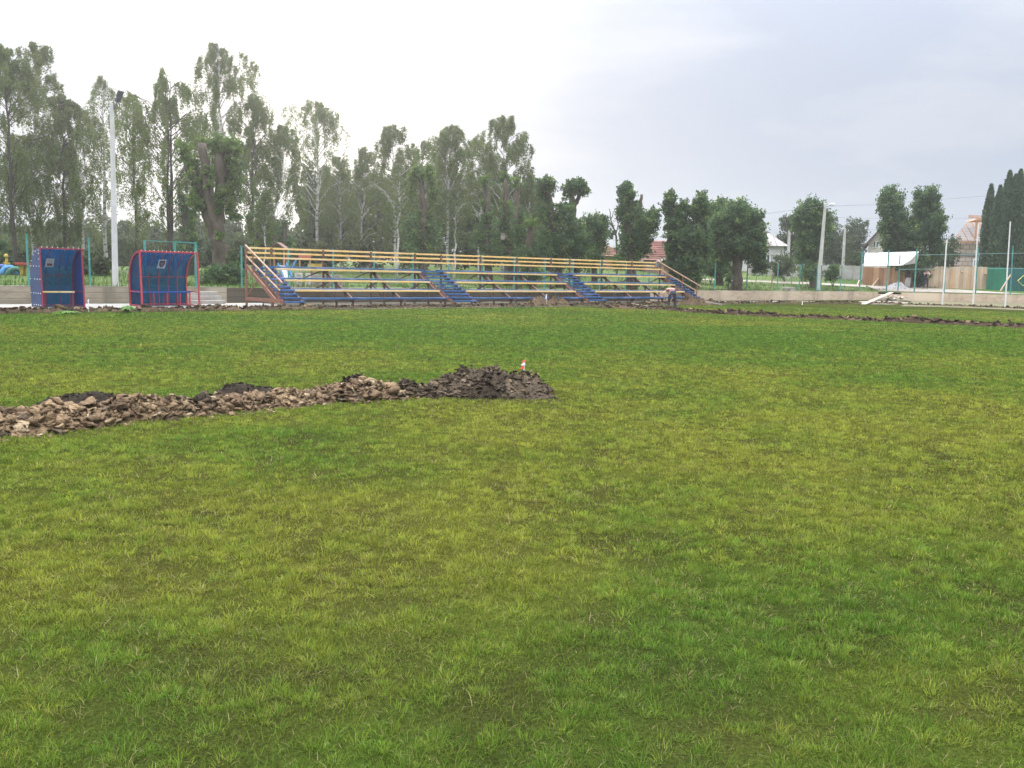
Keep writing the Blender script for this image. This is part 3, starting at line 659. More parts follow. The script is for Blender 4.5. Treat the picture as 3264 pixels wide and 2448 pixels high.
# ---------------------------------------------------------------- dugouts
m_red_bright = pm('red_paint', (0.42, 0.030, 0.040), (0.33, 0.035, 0.040), scale=6, rough=0.45, spec=0.4)
def poly_mat(name, col, dark):
    m = bpy.data.materials.new(name); m.use_nodes = True; nt = m.node_tree; L = nt.links; nt.nodes.clear()
    tc = _n(nt, 'ShaderNodeTexCoord'); wv = _n(nt, 'ShaderNodeTexNoise'); wv.inputs['Scale'].default_value = 1.4; wv.inputs['Detail'].default_value = 5; L.new(tc.outputs['Object'], wv.inputs['Vector'])
    mx = _n(nt, 'ShaderNodeMix', data_type='RGBA'); mx.inputs['A'].default_value = (*col, 1); mx.inputs['B'].default_value = (*dark, 1)
    mr = _n(nt, 'ShaderNodeMapRange'); mr.inputs['From Min'].default_value = 0.35; mr.inputs['From Max'].default_value = 0.65; L.new(wv.outputs['Fac'], mr.inputs['Value']); L.new(mr.outputs[0], mx.inputs['Factor'])
    d = _n(nt, 'ShaderNodeBsdfPrincipled'); d.inputs['Roughness'].default_value = 0.35; L.new(mx.outputs['Result'], d.inputs['Base Color'])
    t = _n(nt, 'ShaderNodeBsdfTranslucent'); L.new(mx.outputs['Result'], t.inputs['Color'])
    tr = _n(nt, 'ShaderNodeBsdfTransparent'); tr.inputs['Color'].default_value = (0.07, 0.42, 0.58, 1)
    a = _n(nt, 'ShaderNodeMixShader'); a.inputs['Fac'].default_value = 0.45; L.new(d.outputs[0], a.inputs[1]); L.new(t.outputs[0], a.inputs[2])
    b = _n(nt, 'ShaderNodeMixShader'); b.inputs['Fac'].default_value = 0.64; L.new(a.outputs[0], b.inputs[1]); L.new(tr.outputs[0], b.inputs[2])
    o = _n(nt, 'ShaderNodeOutputMaterial'); L.new(b.outputs[0], o.inputs['Surface']); return m
m_poly = poly_mat('blue_polycarbonate', (0.020, 0.125, 0.27), (0.016, 0.095, 0.21))
m_darkred = pm('dark_red_paint', (0.24, 0.022, 0.045), (0.18, 0.02, 0.04), scale=6, rough=0.45, spec=0.4)
m_bluesheet = pm('blue_sheet', (0.030, 0.055, 0.13), (0.022, 0.04, 0.10), scale=2, rough=0.5)
m_bluein = pm('blue_board', (0.012, 0.055, 0.24), (0.010, 0.040, 0.18), scale=3, rough=0.5)
m_bolt = pm('bolt_caps', (0.75, 0.75, 0.74), rough=0.4)
m_yel = pm('yellow_paint', (0.68, 0.45, 0.15), (0.50, 0.33, 0.12), scale=3, rough=0.6, stretch=(1, 1, 6), spec=0.2, c3=(0.56, 0.44, 0.26), scale3=1.5)
m_paper = pm('paper', (0.62, 0.64, 0.66), (0.52, 0.54, 0.58), scale=9, rough=0.8)
m_ink = pm('poster_ink', (0.035, 0.035, 0.06), (0.07, 0.05, 0.07), scale=20, rough=0.8)
m_inkred = pm('poster_red', (0.22, 0.035, 0.035), (0.08, 0.06, 0.06), scale=25, rough=0.8)
m_steel = pm('dull_steel', (0.22, 0.23, 0.25), (0.15, 0.16, 0.18), scale=9, rough=0.5, metal=0.3)
HD = 2.03
def prof():                                  # side outline: (t from the front foot, z), back foot up and over to the front
    p = [(1.13, 0.0), (1.17, 0.35), (1.19, 0.75)]
    for k in range(9):
        a = math.radians(90 * k / 8); p.append((0.16 + 1.03 * math.cos(a) ** 0.95 if k < 8 else 0.12, 0.98 + (HD - 0.98) * math.sin(a)))
    return p
def dugout(label, s0, length, tf, ribs, kind):
    t = thing('dugout', label, 'dugout', st(s0, tf), group='blue dugouts in front of the wall')
    def P(s, tt, z): return st(s0 + s, tf + tt, z)
    pr = prof(); w_ = 0.055 if kind != 'short' else 0.05; m_red = m_red_bright if kind != 'short' else m_darkred
    mb = MB()
    for s in (0.0, length):
        mb.beam(P(s, 0, 0), P(s, 0.12, HD), w_, w_)
        mb.beam(P(s, 0, 0.05), P(s, 1.13, 0.05), w_ * 0.8, w_ * 0.8); mb.beam(P(s, 0.04, 0.56), P(s, 1.17, 0.56), w_ * 0.7, w_ * 0.7)
    mb.beam(P(0, 0.12, HD), P(length, 0.12, HD), w_, w_); mb.beam(P(0, 1.12, 0.07), P(length, 1.12, 0.07), w_ * 0.8, w_ * 0.8)
    mb.beam(P(0, 1.165, 1.1), P(length, 1.165, 1.1), 0.025, 0.025)
    mb.build('frame', m_red, t)
    for i in range(ribs + 1):
        s = length * i / ribs; mb = MB(); big = i in (0, ribs)
        for a, b in zip(pr[:-1], pr[1:]):
            mb.beam(P(s, a[0] - 0.035, a[1]), P(s, b[0] - 0.035, b[1] + 0.004), w_ * (0.95 if big else 0.34), w_ * (0.95 if big else 0.5))
        mb.build('rib', m_red, t)
    mb = MB(); vs = []; n = len(pr)
    for s in (-0.03, length + 0.03):
        for off in (0.0, 0.012):
            for q in pr: vs.append(P(s, q[0] + off, q[1] + (off if q[1] > 1.6 else 0)))
    fs = []
    for i in range(n - 1): fs += [(i, i + 1, 2 * n + i + 1, 2 * n + i), (n + i, n + i + 1, 3 * n + i + 1, 3 * n + i)]
    mb.add(vs, fs); mb.build('back_panel', m_poly, t, smooth=False)
    for k, s in enumerate((-0.032, length + 0.02)):
        if kind == 'short' and k == 0:
            mb = MB(); mb.prism([P(s, 0.0, 0.02)] + [P(s, q[0], max(q[1], 0.02)) for q in pr], P(0.012, 0, 0) - P(0, 0, 0)); mb.build('side_panel', m_bluesheet, t)['label'] = 'opaque dark blue end sheet dotted with white bolt caps'
        elif kind == 'short':
            mb = MB(); mb.prism([P(s, 0.02, 0.02)] + [P(s, q[0], max(q[1], 0.02)) for q in pr], P(0.012, 0, 0) - P(0, 0, 0)); mb.build('side_panel', m_bluein, t)
        elif k == 0:
            s = 0.03; mb = MB(); mb.prism([P(s, 0.03, 0.06)] + [P(s, q[0], max(q[1], 0.06)) for q in pr[:-1]] + [P(s, 0.14, HD - 0.03)], P(0.01, 0, 0) - P(0, 0, 0)); mb.build('side_panel', m_poly, t)
    if kind == 'short':
        bolts = []
        for z in (0.10, 0.50, 0.98, 1.42, 1.66): bolts += [(tt, z) for tt in ((0.05, 0.3, 0.55, 0.8, 1.1) if z < 0.9 else (0.05, 0.35, 0.62, 1.12) if z < 1.2 else (0.1, 0.4, 0.7, 1.02) if z < 1.5 else (0.1,))]
        bolts += [(0.11, 1.85), (0.45, 1.92), (0.7, 1.80), (0.95, 1.60), (0.12, 1.96)]
        for tt, z in bolts: mb = MB(); mb.ball(P(-0.04, tt, z), 0.017, seg=6, rings=4); mb.build('bolt_cap', m_bolt, t)
    for k in range(8 if kind == 'short' else 14): mb = MB(); mb.ball(P(length * (k + 0.5) / (8 if kind == 'short' else 14), 0.16, HD + 0.035), 0.017, seg=6, rings=4); mb.build('bolt_cap', m_bolt, t)
    bz = 0.545; b0, b1 = (0.06, length - 0.22) if kind == 'short' else (-0.02, length * 0.90)
    mb = MB(); c_ = (P(b0, 0.42, bz) + P(b1, 0.42, bz)) / 2; mb.beam(P(b0, 0.45, bz), P(b1, 0.45, bz), 0.36, 0.045)
    mb.build('bench_seat', m_yel if kind == 'short' else m_bluein, t)
    for s in ((b0 + 0.1, b1 - 0.06) if kind == 'short' else (0.10, 0.55, 1.05, 1.55, b1 - 0.03)):
        mb = MB(); big = kind != 'short' and s in (0.10, b1 - 0.03); f_ = 0.05 if big else 0.03
        mb.beam(P(s, 0.30, 0.02), P(s, 0.30, bz - 0.02), f_, f_); mb.beam(P(s, 0.60, 0.02), P(s, 0.60, bz - 0.02), f_, f_); mb.build('bench_leg', m_red, t)
    ps, pz = (0.42, 1.40) if kind == 'short' else (0.98, 1.42); w2, h2 = (0.27, 0.29) if kind == 'short' else (0.30, 0.33)
    def back_t(z):
        for a, b in zip(pr[:-1], pr[1:]):
            if a[1] <= z <= b[1]: return a[0] + (b[0] - a[0]) * (z - a[1]) / max(b[1] - a[1], 1e-6)
        return 1.1
    ta, tb = back_t(pz) - 0.075, back_t(pz + h2) - 0.075
    mb = MB(); mb.prism([P(ps, ta, pz), P(ps + w2, ta, pz), P(ps + w2, tb, pz + h2), P(ps, tb, pz + h2)], P(0, 0.004, 0) - P(0, 0, 0)); po = mb.build('poster', m_paper, t)
    po['label'] = 'white sheet with a dark round crest' if kind != 'short' else 'white sheet with lines of text over a dark picture'
    mb = MB()
    def Q(a, b, o=-0.004): tt = ta + (tb - ta) * b; return P(ps + w2 * a, tt + o, pz + h2 * b)
    if kind != 'short':                       # dark shield crest with a lighter figure in it
        ring = [(0.5, 0.10), (0.74, 0.22), (0.86, 0.45), (0.86, 0.84), (0.66, 0.90), (0.5, 0.86), (0.34, 0.90), (0.14, 0.84), (0.14, 0.45), (0.26, 0.22)]
        mb.add([Q(*q) for q in ring], [tuple(range(10))]); mb.build('emblem', m_ink, po)
        mb = MB(); ring = [(0.5, 0.22), (0.62, 0.36), (0.70, 0.60), (0.60, 0.76), (0.5, 0.66), (0.40, 0.76), (0.30, 0.60), (0.38, 0.36)]
        mb.add([Q(a, b, -0.008) for a, b in ring], [tuple(range(8))]); mb.build('emblem_figure', pm('crest_mauve', (0.17, 0.15, 0.22), rough=0.8), po)
    else:
        mb.add([Q(0.18, 0.12), Q(0.86, 0.10), Q(0.84, 0.40), (Q(0.16, 0.42))], [(0, 1, 2, 3)]); mb.build('picture', m_inkred, po)
        mb = MB()
        for k in range(3): b = 0.55 + 0.13 * k; mb.add([Q(0.12, b), Q(0.88, b + 0.01), Q(0.88, b + 0.05), Q(0.12, b + 0.04)], [(0, 1, 2, 3)])
        mb.build('text_lines', pm('grey_ink', (0.30, 0.32, 0.37), rough=0.8), po)
    return t
dugout('short blue dugout at the left with a white-dotted end sheet and yellow bench', 0.05, 1.36, -2.98, 3, 'short')
dugout('wider blue dugout with open red frame and crest sheet by the lamp post', 3.42, 2.17, -2.98, 6, 'long')

# ---------------------------------------------------------------- bleachers
m_blue = pm('blue_paint', (0.020, 0.080, 0.195), (0.016, 0.058, 0.14), scale=4, rough=0.55, stretch=(1, 1, 5), c3=(0.10, 0.15, 0.30), scale3=1.2)
m_rust = pm('red_oxide_steel', (0.22, 0.098, 0.062), (0.155, 0.07, 0.047), scale=5, rough=0.7)
m_darkrust = pm('dark_oxide_steel', (0.14, 0.080, 0.058), (0.09, 0.055, 0.042), scale=5, rough=0.8)
m_paleRail = pm('worn_handrail', (0.40, 0.27, 0.18), (0.33, 0.20, 0.13), scale=5, rough=0.6)
bl = thing('bleachers', 'long open bleachers with blue footboards, yellow planks and oxide red steel frame', 'bleachers', st(8.0, -4.4))
SEG = [(9.12, 16.45), (18.0, 25.42), (26.86, 34.66)]
FOOT = [(-4.35, 0.35), (-3.55, 0.70), (-2.85, 1.13), (-2.15, 1.57)]
SEAT = [(-3.78, 0.655), (-3.08, 1.04), (-2.38, 1.485)]
def plank(name, s0, s1, t_, z, dep, th, mat, parent):
    mb = MB(); mb.beam(st(s0, t_, z), st(s1, t_, z), dep, th); return mb.build(name, mat, parent, bevel=0.006)
for i, (t_, z) in enumerate(FOOT):
    for j, (a, b) in enumerate(SEG):
        if i == 0: plank('footboard', a + 0.02, b - 0.02 if j < 2 else b, t_, z, 0.28, 0.075, m_blue, bl)
        elif i == 3: plank('footboard', a - 0.3, b + 0.3, t_, z, 0.30, 0.075, m_blue, bl)
        else: plank('footboard', a - 0.25, b + 0.1, t_, z - 0.004, 0.30, 0.07, m_blue, bl)
for t_, z in SEAT:
    for a, b in SEG: plank('seat', a, b, t_, z, 0.30, 0.07, m_yel, bl)
plank('seat', 8.05, 34.55, -2.18, 1.93, 0.16, 0.07, m_yel, bl); plank('back_rail', 8.0, 34.4, -2.0, 2.125, 0.04, 0.075, m_yel, bl); plank('back_rail', 8.0, 34.4, -2.0, 2.315, 0.04, 0.075, m_yel, bl)
# stair flights: ten blue treads each, in the two gaps and at both ends
for fa, fb in ((8.18, 9.05), (16.55, 17.9), (25.5, 26.78), (34.75, 35.35)):
    for k in range(10):
        q = k / 9; z = 0.24 + q * 1.28; t_ = -4.72 + q * 2.42
        if fa > 34 and k in (9,): continue
        mb = MB(); mb.beam(st(fa, t_, z), st(fb, t_, z), 0.24, 0.07)
        mb.build('stair_tread', m_blue, bl)
    for s in (fa + 0.02, fb - 0.02):
        mb = MB(); mb.beam(st(s, -4.80, 0.14), st(s, -2.15, 1.50), 0.045, 0.11); mb.build('stringer', m_darkrust if s > fa + 0.1 else m_rust, bl)
mb = MB()
xs = [9.12 + i * (16.45 - 9.12) / 3 for i in range(4)] + [18.0 + i * (25.42 - 18.0) / 3 for i in range(4)] + [26.86 + i * 7.8 / 3 for i in range(4)]
for s in xs:
    mb = MB(); w_ = 0.07
    mb.beam(st(s, -2.05, -0.03), st(s, -2.05, 2.35 if abs(s - 34.66) < .1 else 2.33), w_, w_)            # back post
    mb.beam(st(s, -3.1, -0.03), st(s, -3.1, 1.00), w_, w_); mb.beam(st(s, -4.35, -0.03), st(s, -4.35, 0.31), w_, w_)
    mb.beam(st(s, -4.6, 0.27), st(s, -1.95, 0.27), 0.06, 0.08)                                        # ground beam
    mb.beam(st(s, -4.35, 0.28), st(s, -2.05, 1.50), 0.07, 0.12)                                       # raking beam
    mb.beam(st(s, -3.1, 0.28), st(s, -2.1, 0.95), 0.04, 0.04)
    for t_, z in FOOT[1:]: mb.beam(st(s, t_ - 0.16, z - 0.07), st(s, t_ + 0.25, z - 0.07), 0.05, 0.06)
    for t_, z in SEAT: mb.beam(st(s, t_, z - 0.35), st(s, t_, z - 0.03), 0.045, 0.045)
    mb.build('support_frame', m_darkrust, bl)
    if abs(s - 9.12) > 0.1:
        mb = MB(); mb.beam(st(s - 0.9, -2.9, 0.72), st(s - 0.03, -2.9, 1.10), 0.05, 0.05); mb.beam(st(s - 1.25, -2.15, 1.05), st(s - 0.03, -2.15, 1.50), 0.05, 0.05); mb.build('brace', m_darkrust, bl)
for s, post_z in ((8.02, 2.34), (35.15, 1.6)):
    mb = MB()
    if s < 9:
        mb.beam(st(s, -2.0, -0.03), st(s, -2.0, post_z), 0.07, 0.07); mb.beam(st(s, -4.15, -0.03), st(s, -4.15, 0.3), 0.07, 0.07)
        mb.beam(st(s, -2.0, 0.27), st(s, -4.8, 0.27), 0.08, 0.13); mb.beam(st(s, -2.0, 1.60), st(s, -4.35, 0.30), 0.06, 0.14)
        mb.beam(st(s, -2.02, 0.34), st(s, -2.95, 1.05), 0.04, 0.04)
    else:
        mb.beam(st(s, -2.0, 0.27), st(s, -4.95, 0.27), 0.07, 0.09); mb.beam(st(s, -4.55, 0.0), st(s, -4.55, 0.3), 0.07, 0.07)
    mb.build('end_frame', m_rust, bl)
for s, m_ in ((8.0, m_paleRail), (34.55, m_paleRail)):
    e = 0.0 if s < 9 else 0.35
    mb = MB(); mb.beam(st(s, -1.98, 2.42), st(s + e, -4.95, 0.98), 0.045, 0.05); mb.build('handrail', m_, bl)
    mb = MB(); mb.beam(st(s, -2.05, 1.98), st(s + e, -4.75, 0.68), 0.04, 0.05); mb.build('handrail', m_, bl)
    for q in (0.22, 0.60, 0.94):
        t_ = -2.0 - 2.8 * q; zb = 1.55 - 1.28 * q; mb = MB(); mb.beam(st(s + e * q, t_, zb - 0.1 if q < 0.9 else 0.24), st(s + e * q, t_, 2.42 - 1.36 * q), 0.04, 0.04); mb.build('handrail_post', m_rust, bl)
mb = MB(); mb.beam(st(34.2, -2.03, 2.22), st(34.68, -2.03, 2.22), 0.02, 0.18); mb.build('sign_plate', m_steel, bl)

# ---------------------------------------------------------------- lamp posts and utility poles
m_conc = pm('pole_concrete', (0.50, 0.49, 0.47), (0.42, 0.405, 0.385), scale=2, rough=0.9, bump=0.2, bscale=30)
m_conc2 = pm('aged_pole_concrete', (0.47, 0.45, 0.41), (0.35, 0.33, 0.30), scale=2, rough=0.9, bump=0.3, bscale=20)
m_lamp = pm('lamp_housing', (0.10, 0.105, 0.12), (0.07, 0.075, 0.09), scale=8, rough=0.5)
m_glass = pm('lamp_glass', (0.45, 0.47, 0.50), rough=0.25)
m_white = pm('white_enamel', (0.66, 0.66, 0.63), (0.54, 0.54, 0.51), scale=4, rough=0.5)
def pole(name, label, cat, px0, px1, ytop, D, wb, wt, mat, group=None, rz=0.3):
    b = stand(px0, D); tp = at_depth(px1, ytop, D); t = thing(name, label, cat, b, group=group)
    mb = MB(); ca, sa = math.cos(rz), math.sin(rz)
    P = []
    for c_, w_ in ((b - np.array([0, 0, 0.2]), wb), (tp, wt)):
        for a, e in ((-1, -0.75), (1, -0.75), (1, 0.75), (-1, 0.75)):
            x, y = a * w_ / 2, e * w_ / 2; P.append((c_[0] + x * ca - y * sa, c_[1] + x * sa + y * ca, c_[2]))
    mb.hexa(P); mb.build('pole', mat, t, bevel=0.02)
    return t, tp
t, tp = pole('lamp_post', 'tall pale tapered concrete lamp post with a black lamp between the dugouts', 'lamp post', 367.5, 356, 330, 37.2, 0.225, 0.15, m_conc, rz=0.55)
mb = MB(); mb.tube([tp + np.array([0.10, -0.05, -0.22]), tp + np.array([0.17, -0.08, -0.12]), tp + np.array([0.31, -0.12, 0.12])], 0.02, n=6); mb.box(tp + np.array([0.10, -0.02, -0.10]), (0.03, 0.06, 0.28)); mb.build('lamp_arm', m_lamp, t)
hd = MB(); a = Vector((0.42, -0.18, 0.89)).normalized(); s0 = tp + np.array([0.27, -0.11, 0.05])
hd.beam(s0, s0 + np.array(a) * 0.20, 0.22, 0.10); hd.beam(s0 + np.array(a) * 0.20, s0 + np.array(a) * 0.46, 0.27, 0.06); lh = hd.build('lamp_head', m_lamp, t, bevel=0.01)
n_ = Vector((1, 0, 0)).cross(a); gl = MB(); q = s0 + np.array(a) * 0.265 - np.array(Vector((-0.15, -0.9, -0.15))) * 0.0
gl.beam(s0 + np.array(a) * 0.23 + np.array([0, -0.036, -0.006]), s0 + np.array(a) * 0.44 + np.array([0, -0.036, -0.006]), 0.20, 0.012); gl.build('lamp_glass', m_glass, lh)
t, tp = pole('lamp_post', 'leaning aged concrete lamp post with a small white lamp before the round tree', 'lamp post', 2609, 2631, 649, 71, 0.28, 0.17, m_conc2)
mb = MB(); mb.tube([tp + np.array([0.05, 0, -0.25]), tp + np.array([0.30, 0, -0.16]), tp + np.array([0.42, 0, -0.10])], 0.025, n=6); mb.build('lamp_arm', m_steel, t)
mb = MB(); mb.ball(tp + np.array([0.52, 0, -0.05]), 0.22, sq=(1, 0.6, 0.42)); mb.build('lamp_head', m_white, t, smooth=True)
for px0, px1, yt, D, lab in ((2509, 2516, 735, 88, 'grey concrete utility pole by the grey-roofed house'), (2684, 2693, 728, 98, 'thinner concrete utility pole standing beyond the round tree')):
    t, tp2 = pole('utility_pole', lab, 'utility pole', px0, px1, yt, D, 0.30, 0.2, m_conc2, group='concrete utility poles')
    mb = MB(); mb.beam(tp2 + np.array([-0.35, 0, -0.3]), tp2 + np.array([0.45, 0, -0.3]), 0.06, 0.08); mb.build('crossarm', m_steel, t)
    for k in (-0.3, 0.0, 0.38): mb = MB(); mb.ball(tp2 + np.array([k, 0, -0.2]), 0.06, sq=(0.7, 0.7, 1.2), seg=6, rings=4); mb.build('insulator', m_white, t)
m_wire = pm('wire', (0.10, 0.10, 0.115), rough=0.6)
def wire(label, pts, r=0.013, sag=0.0):
    P = [at_depth(*p) for p in pts]; mb = MB(); Q = []
    for a, b in zip(P[:-1], P[1:]):
        for k in range(8): q = k / 8; Q.append(a * (1 - q) + b * q - np.array([0, 0, sag * 4 * q * (1 - q)]))
    Q.append(P[-1]); mb.tube(Q, r, n=4, cap=False); tag(mb.build('overhead_wire', m_wire), label, 'wire', 'overhead wires')
wire('wire running from the white lamp post left over the grey roof', [(2630, 657, 71), (2405, 686, 80), (2230, 700, 90)], 0.011)
wire('uppermost wire running from the white lamp post right past the big twin tree', [(2634, 658, 71), (2800, 652, 76), (3020, 634, 84), (3300, 612, 96)], 0.011)
wire('faint lower wire running behind the big twin tree', [(2632, 690, 71.2), (2720, 696, 78), (3000, 698, 92), (3300, 690, 110)], 0.008)
for k, (y0, y1, y2) in enumerate(((733, 724, 716), (740, 735, 733), (747, 744, 746))):
    wire(['topmost', 'middle', 'lowest'][k] + ' of three thin wires strung between the two utility poles', [(2380, y0 + 2, 82), (2516, y0 + 3, 88), (2693, y1 + 8, 98), (2960, y2 + 14, 108)], 0.008)

# ---------------------------------------------------------------- teal fence posts, gate, white net poles
m_teal = pm('teal_paint', (0.045, 0.235, 0.205), (0.035, 0.18, 0.16), scale=6, rough=0.5, c3=(0.12, 0.26, 0.24), scale3=2)
def on_wall_line(px, off=0.25):
    d = ray(px, 915); k = ((WA + nW * off) @ nW) / (d[:2] @ nW); return d[:2] * k
def fpost(px, ytop, label, off=0.3, r=0.028, P=None, leanpx=None):
    p = on_wall_line(px, off) if P is None else np.array(P[:2]); z0 = float(terrain(p[0], p[1])); D = p[1]
    tp = at_depth(px if leanpx is None else leanpx, ytop, D)
    mb = MB(); mb.beam((p[0], p[1], z0 - 0.15), (tp[0] if leanpx is not None else p[0] + 0.0, p[1], tp[2]), r * 2, r * 2)
    o = mb.build('fence_post', m_teal); return tag(o, label, 'fence post', 'teal fence posts along the wall'), np.array([p[0], p[1], tp[2]])
fpost(92, 746, 'teal fence post beside the short dugout at the left', leanpx=84)
fpost(288, 757, 'teal fence post between the short dugout and the lamp post', leanpx=282)
fpost(771, 783, 'teal fence post by the leafy bush just left of the bleachers')
tops = [(920, 788), (1062, 793), (1192, 799), (1315, 805), (1430, 811), (1537, 813), (1638, 818), (1735, 821), (1825, 825), (1911, 828), (1993, 832), (2068, 836)]
ordn = ['first', 'second', 'third', 'fourth', 'fifth', 'sixth', 'seventh', 'eighth', 'ninth', 'tenth', 'eleventh', 'twelfth']
for i, (a, b) in enumerate(tops): fpost(a, b, f'teal fence post seen through the bleachers, {ordn[i]} from their left end')
fpost(2173, 834, 'teal fence post crossing the right handrail of the bleachers')
fpost(2278, 837, 'teal fence post left of the thick-trunked round tree by the wall', leanpx=2281)
fpost(2380, 838, 'teal fence post just right of the thick-trunked round tree', leanpx=2384)
fpost(2478, 838, 'teal fence post in front of the grey-roofed house', leanpx=2481)
fpost(2547, 841, 'teal fence post left of the leaning lamp post', leanpx=2552)
fpost(2604, 845, 'teal fence post hugging the left side of the leaning lamp post', leanpx=2606)
fpost(2617, 845, 'teal fence post hugging the right side of the leaning lamp post', leanpx=2619)
fpost(2679, 846, 'teal fence post halfway between the leaning lamp post and the white tarpaulin', leanpx=2684)
fpost(2740, 801, 'tall teal fence post at the left edge of the white tarpaulin', leanpx=2749, r=0.04)
def endp(px, k=0.3):
    d = ray(px, 930); n = nE; q = WB + nE * k; kk = (q @ n) / (d[:2] @ n); return d[:2] * kk
_, e1 = fpost(2825, 797, 'tall teal fence post in front of the white tarpaulin, near the plank', P=endp(2825), leanpx=2834, r=0.04)
fpost(2862, 815, 'shorter teal fence post under the folded end of the tarpaulin', P=endp(2862, 1.4), leanpx=2869, r=0.035)
_, e2 = fpost(2914, 793, 'tall teal fence post at the right edge of the white tarpaulin', P=endp(2914), leanpx=2923, r=0.04)
_, e3 = fpost(3010, 800, 'teal fence post half hidden behind the leftmost white net pole', P=endp(3010, 0.5), leanpx=3016, r=0.03)
_, e4 = fpost(3110, 788, 'teal fence post just right of the middle white net pole', P=endp(3110), leanpx=3119, r=0.04)
_, e5 = fpost(3221, 784, 'teal fence post at the far right before the green board fence', P=endp(3221), leanpx=3229, r=0.04)
m_tealw = pm('teal_wire', (0.16, 0.27, 0.25), rough=0.6)
for lab, pts in (('upper teal rail strung along the end wall posts', [(2750, 816, 74.0), (2834, 814, 74.3), (2923, 813, 74.6), (3016, 811, 75), (3119, 809.5, 75.3), (3229, 807.5, 75.8), (3300, 806.5, 76.2)]),
                 ('lower teal rail strung along the end wall posts', [(2869, 859, 74.6), (2921, 858, 74.8), (3012, 857, 75), (3116, 857, 75.4), (3225, 856, 75.8), (3300, 856, 76.2)])):
    mb = MB(); mb.tube([at_depth(*p) for p in pts], 0.018, n=5); tag(mb.build('fence_rail', m_tealw), lab, 'fence rail')
# gate frame behind the second dugout
g0, g1, g2 = [on_wall_line(p, 0.3) for p in (464, 560, 626)]
tz = [at_depth(461, 765, g0[1])[2], at_depth(556, 769.5, g1[1])[2], at_depth(621, 773, g2[1])[2]]
gt = thing('gate', 'teal gate frame rising behind the second dugout', 'gate', (*g0, float(terrain(*g0))))
for p, z_, w_ in ((g0, tz[0], 0.07), (g1, tz[1], 0.075), (g2, tz[2], 0.09)):
    mb = MB(); mb.beam((p[0], p[1], float(terrain(*p)) - 0.15), (p[0], p[1], z_), w_, w_); mb.build('gate_post', m_teal, gt)
mb = MB(); mb.beam((*g0, tz[0] - 0.02), (*g1, tz[1] - 0.02), 0.03, 0.03); mb.beam((*g1, tz[1] - 0.02), (*g2, tz[2] - 0.02), 0.045, 0.05); mb.beam((*(g1 + (g2 - g1) * 0.12), tz[1] - 0.1), (*(g1 + (g2 - g1) * 0.5), tz[1] - 0.75), 0.015, 0.015)
mb.build('gate_rail', m_teal, gt)
for px0, y0, px1, y1, lab in ((3003, 975, 3018, 765, 'leftmost of the three white net poles before the end wall'), (3101, 978, 3118.5, 713, 'middle one of the three white net poles before the end wall'), (3204, 978, 3220.5, 706, 'rightmost of the three white net poles before the end wall')):
    b = on_plane(px0, y0); tp = at_depth(px1, y1, b[1]); mb = MB(); mb.tube([b - np.array([0, 0, 0.2]), tp], [0.05, 0.04], n=8); tag(mb.build('net_pole', m_white, smooth=False), lab, 'pole', 'white net poles behind the goal line')
# ---------------------------------------------------------------- trees: tapered trunks and limbs, crowns of single leaves
m_birchleaf = leaf_mat('birch_leaves', [(0.0, (0.060, 0.086, 0.030)), (0.5, (0.084, 0.116, 0.038)), (0.85, (0.120, 0.150, 0.050)), (1.0, (0.17, 0.185, 0.065))], trans=0.48)
m_linden = leaf_mat('linden_leaves', [(0.0, (0.036, 0.070, 0.030)), (0.55, (0.054, 0.100, 0.038)), (0.9, (0.092, 0.150, 0.050)), (1.0, (0.15, 0.21, 0.06))], trans=0.40)
m_sprout = leaf_mat('young_leaves', [(0.0, (0.055, 0.096, 0.030)), (0.6, (0.088, 0.142, 0.040)), (1.0, (0.15, 0.21, 0.058))], trans=0.48)
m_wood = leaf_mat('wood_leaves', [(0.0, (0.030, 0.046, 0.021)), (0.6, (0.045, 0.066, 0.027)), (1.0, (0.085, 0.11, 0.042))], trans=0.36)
m_thuja = leaf_mat('thuja_sprays', [(0.0, (0.028, 0.056, 0.024)), (0.6, (0.048, 0.088, 0.033)), (1.0, (0.095, 0.115, 0.045))], trans=0.15)
m_bark = pm('grey_brown_bark', (0.105, 0.082, 0.060), (0.055, 0.044, 0.034), scale=4, rough=0.95, bump=1.0, bscale=14, stretch=(1, 1, 0.35))
m_darkbark = pm('dark_bark', (0.070, 0.058, 0.048), (0.045, 0.038, 0.032), scale=3, rough=0.95, bump=0.6, bscale=14, stretch=(1, 1, 0.35))
m_birchbark = pm('birch_bark', (0.42, 0.40, 0.37), (0.10, 0.09, 0.08), scale=2.6, rough=0.85, bump=0.2, stretch=(1, 1, 2.4), lo=0.50, hi=0.60)
m_lime = pm('whitewashed_bark', (0.62, 0.60, 0.55), (0.48, 0.45, 0.40), scale=5, rough=0.95)

def leaves(P, r, length, width, hang=0.0):
    """one four-cornered leaf at every point, turned at random (hang: 1 = hanging down)"""
    n = len(P); a = r.standard_normal((n, 3)); a[:, 2] -= hang * 2.2; a /= np.linalg.norm(a, axis=1)[:, None]
    b = np.cross(a, r.standard_normal((n, 3))); b /= np.linalg.norm(b, axis=1)[:, None] + 1e-9
    l = length * (0.65 + 0.7 * r.random(n))[:, None]; w_ = width * (0.65 + 0.7 * r.random(n))[:, None]
    v = np.empty((n, 4, 3)); v[:, 0] = P - a * l / 2; v[:, 1] = P + b * w_ / 2; v[:, 2] = P + a * l / 2; v[:, 3] = P - b * w_ / 2
    return v.reshape(-1, 3)
def crown_obj(v, tint, mat, parent, name='crown'):
    o0 = np.array(parent.location) if parent is not None else np.zeros(3)
    return put(name, np_mesh(name, v - o0, quads=np.arange(len(v)).reshape(-1, 4), mats=[mat], face_val=np.clip(tint, 0, 1)), parent)
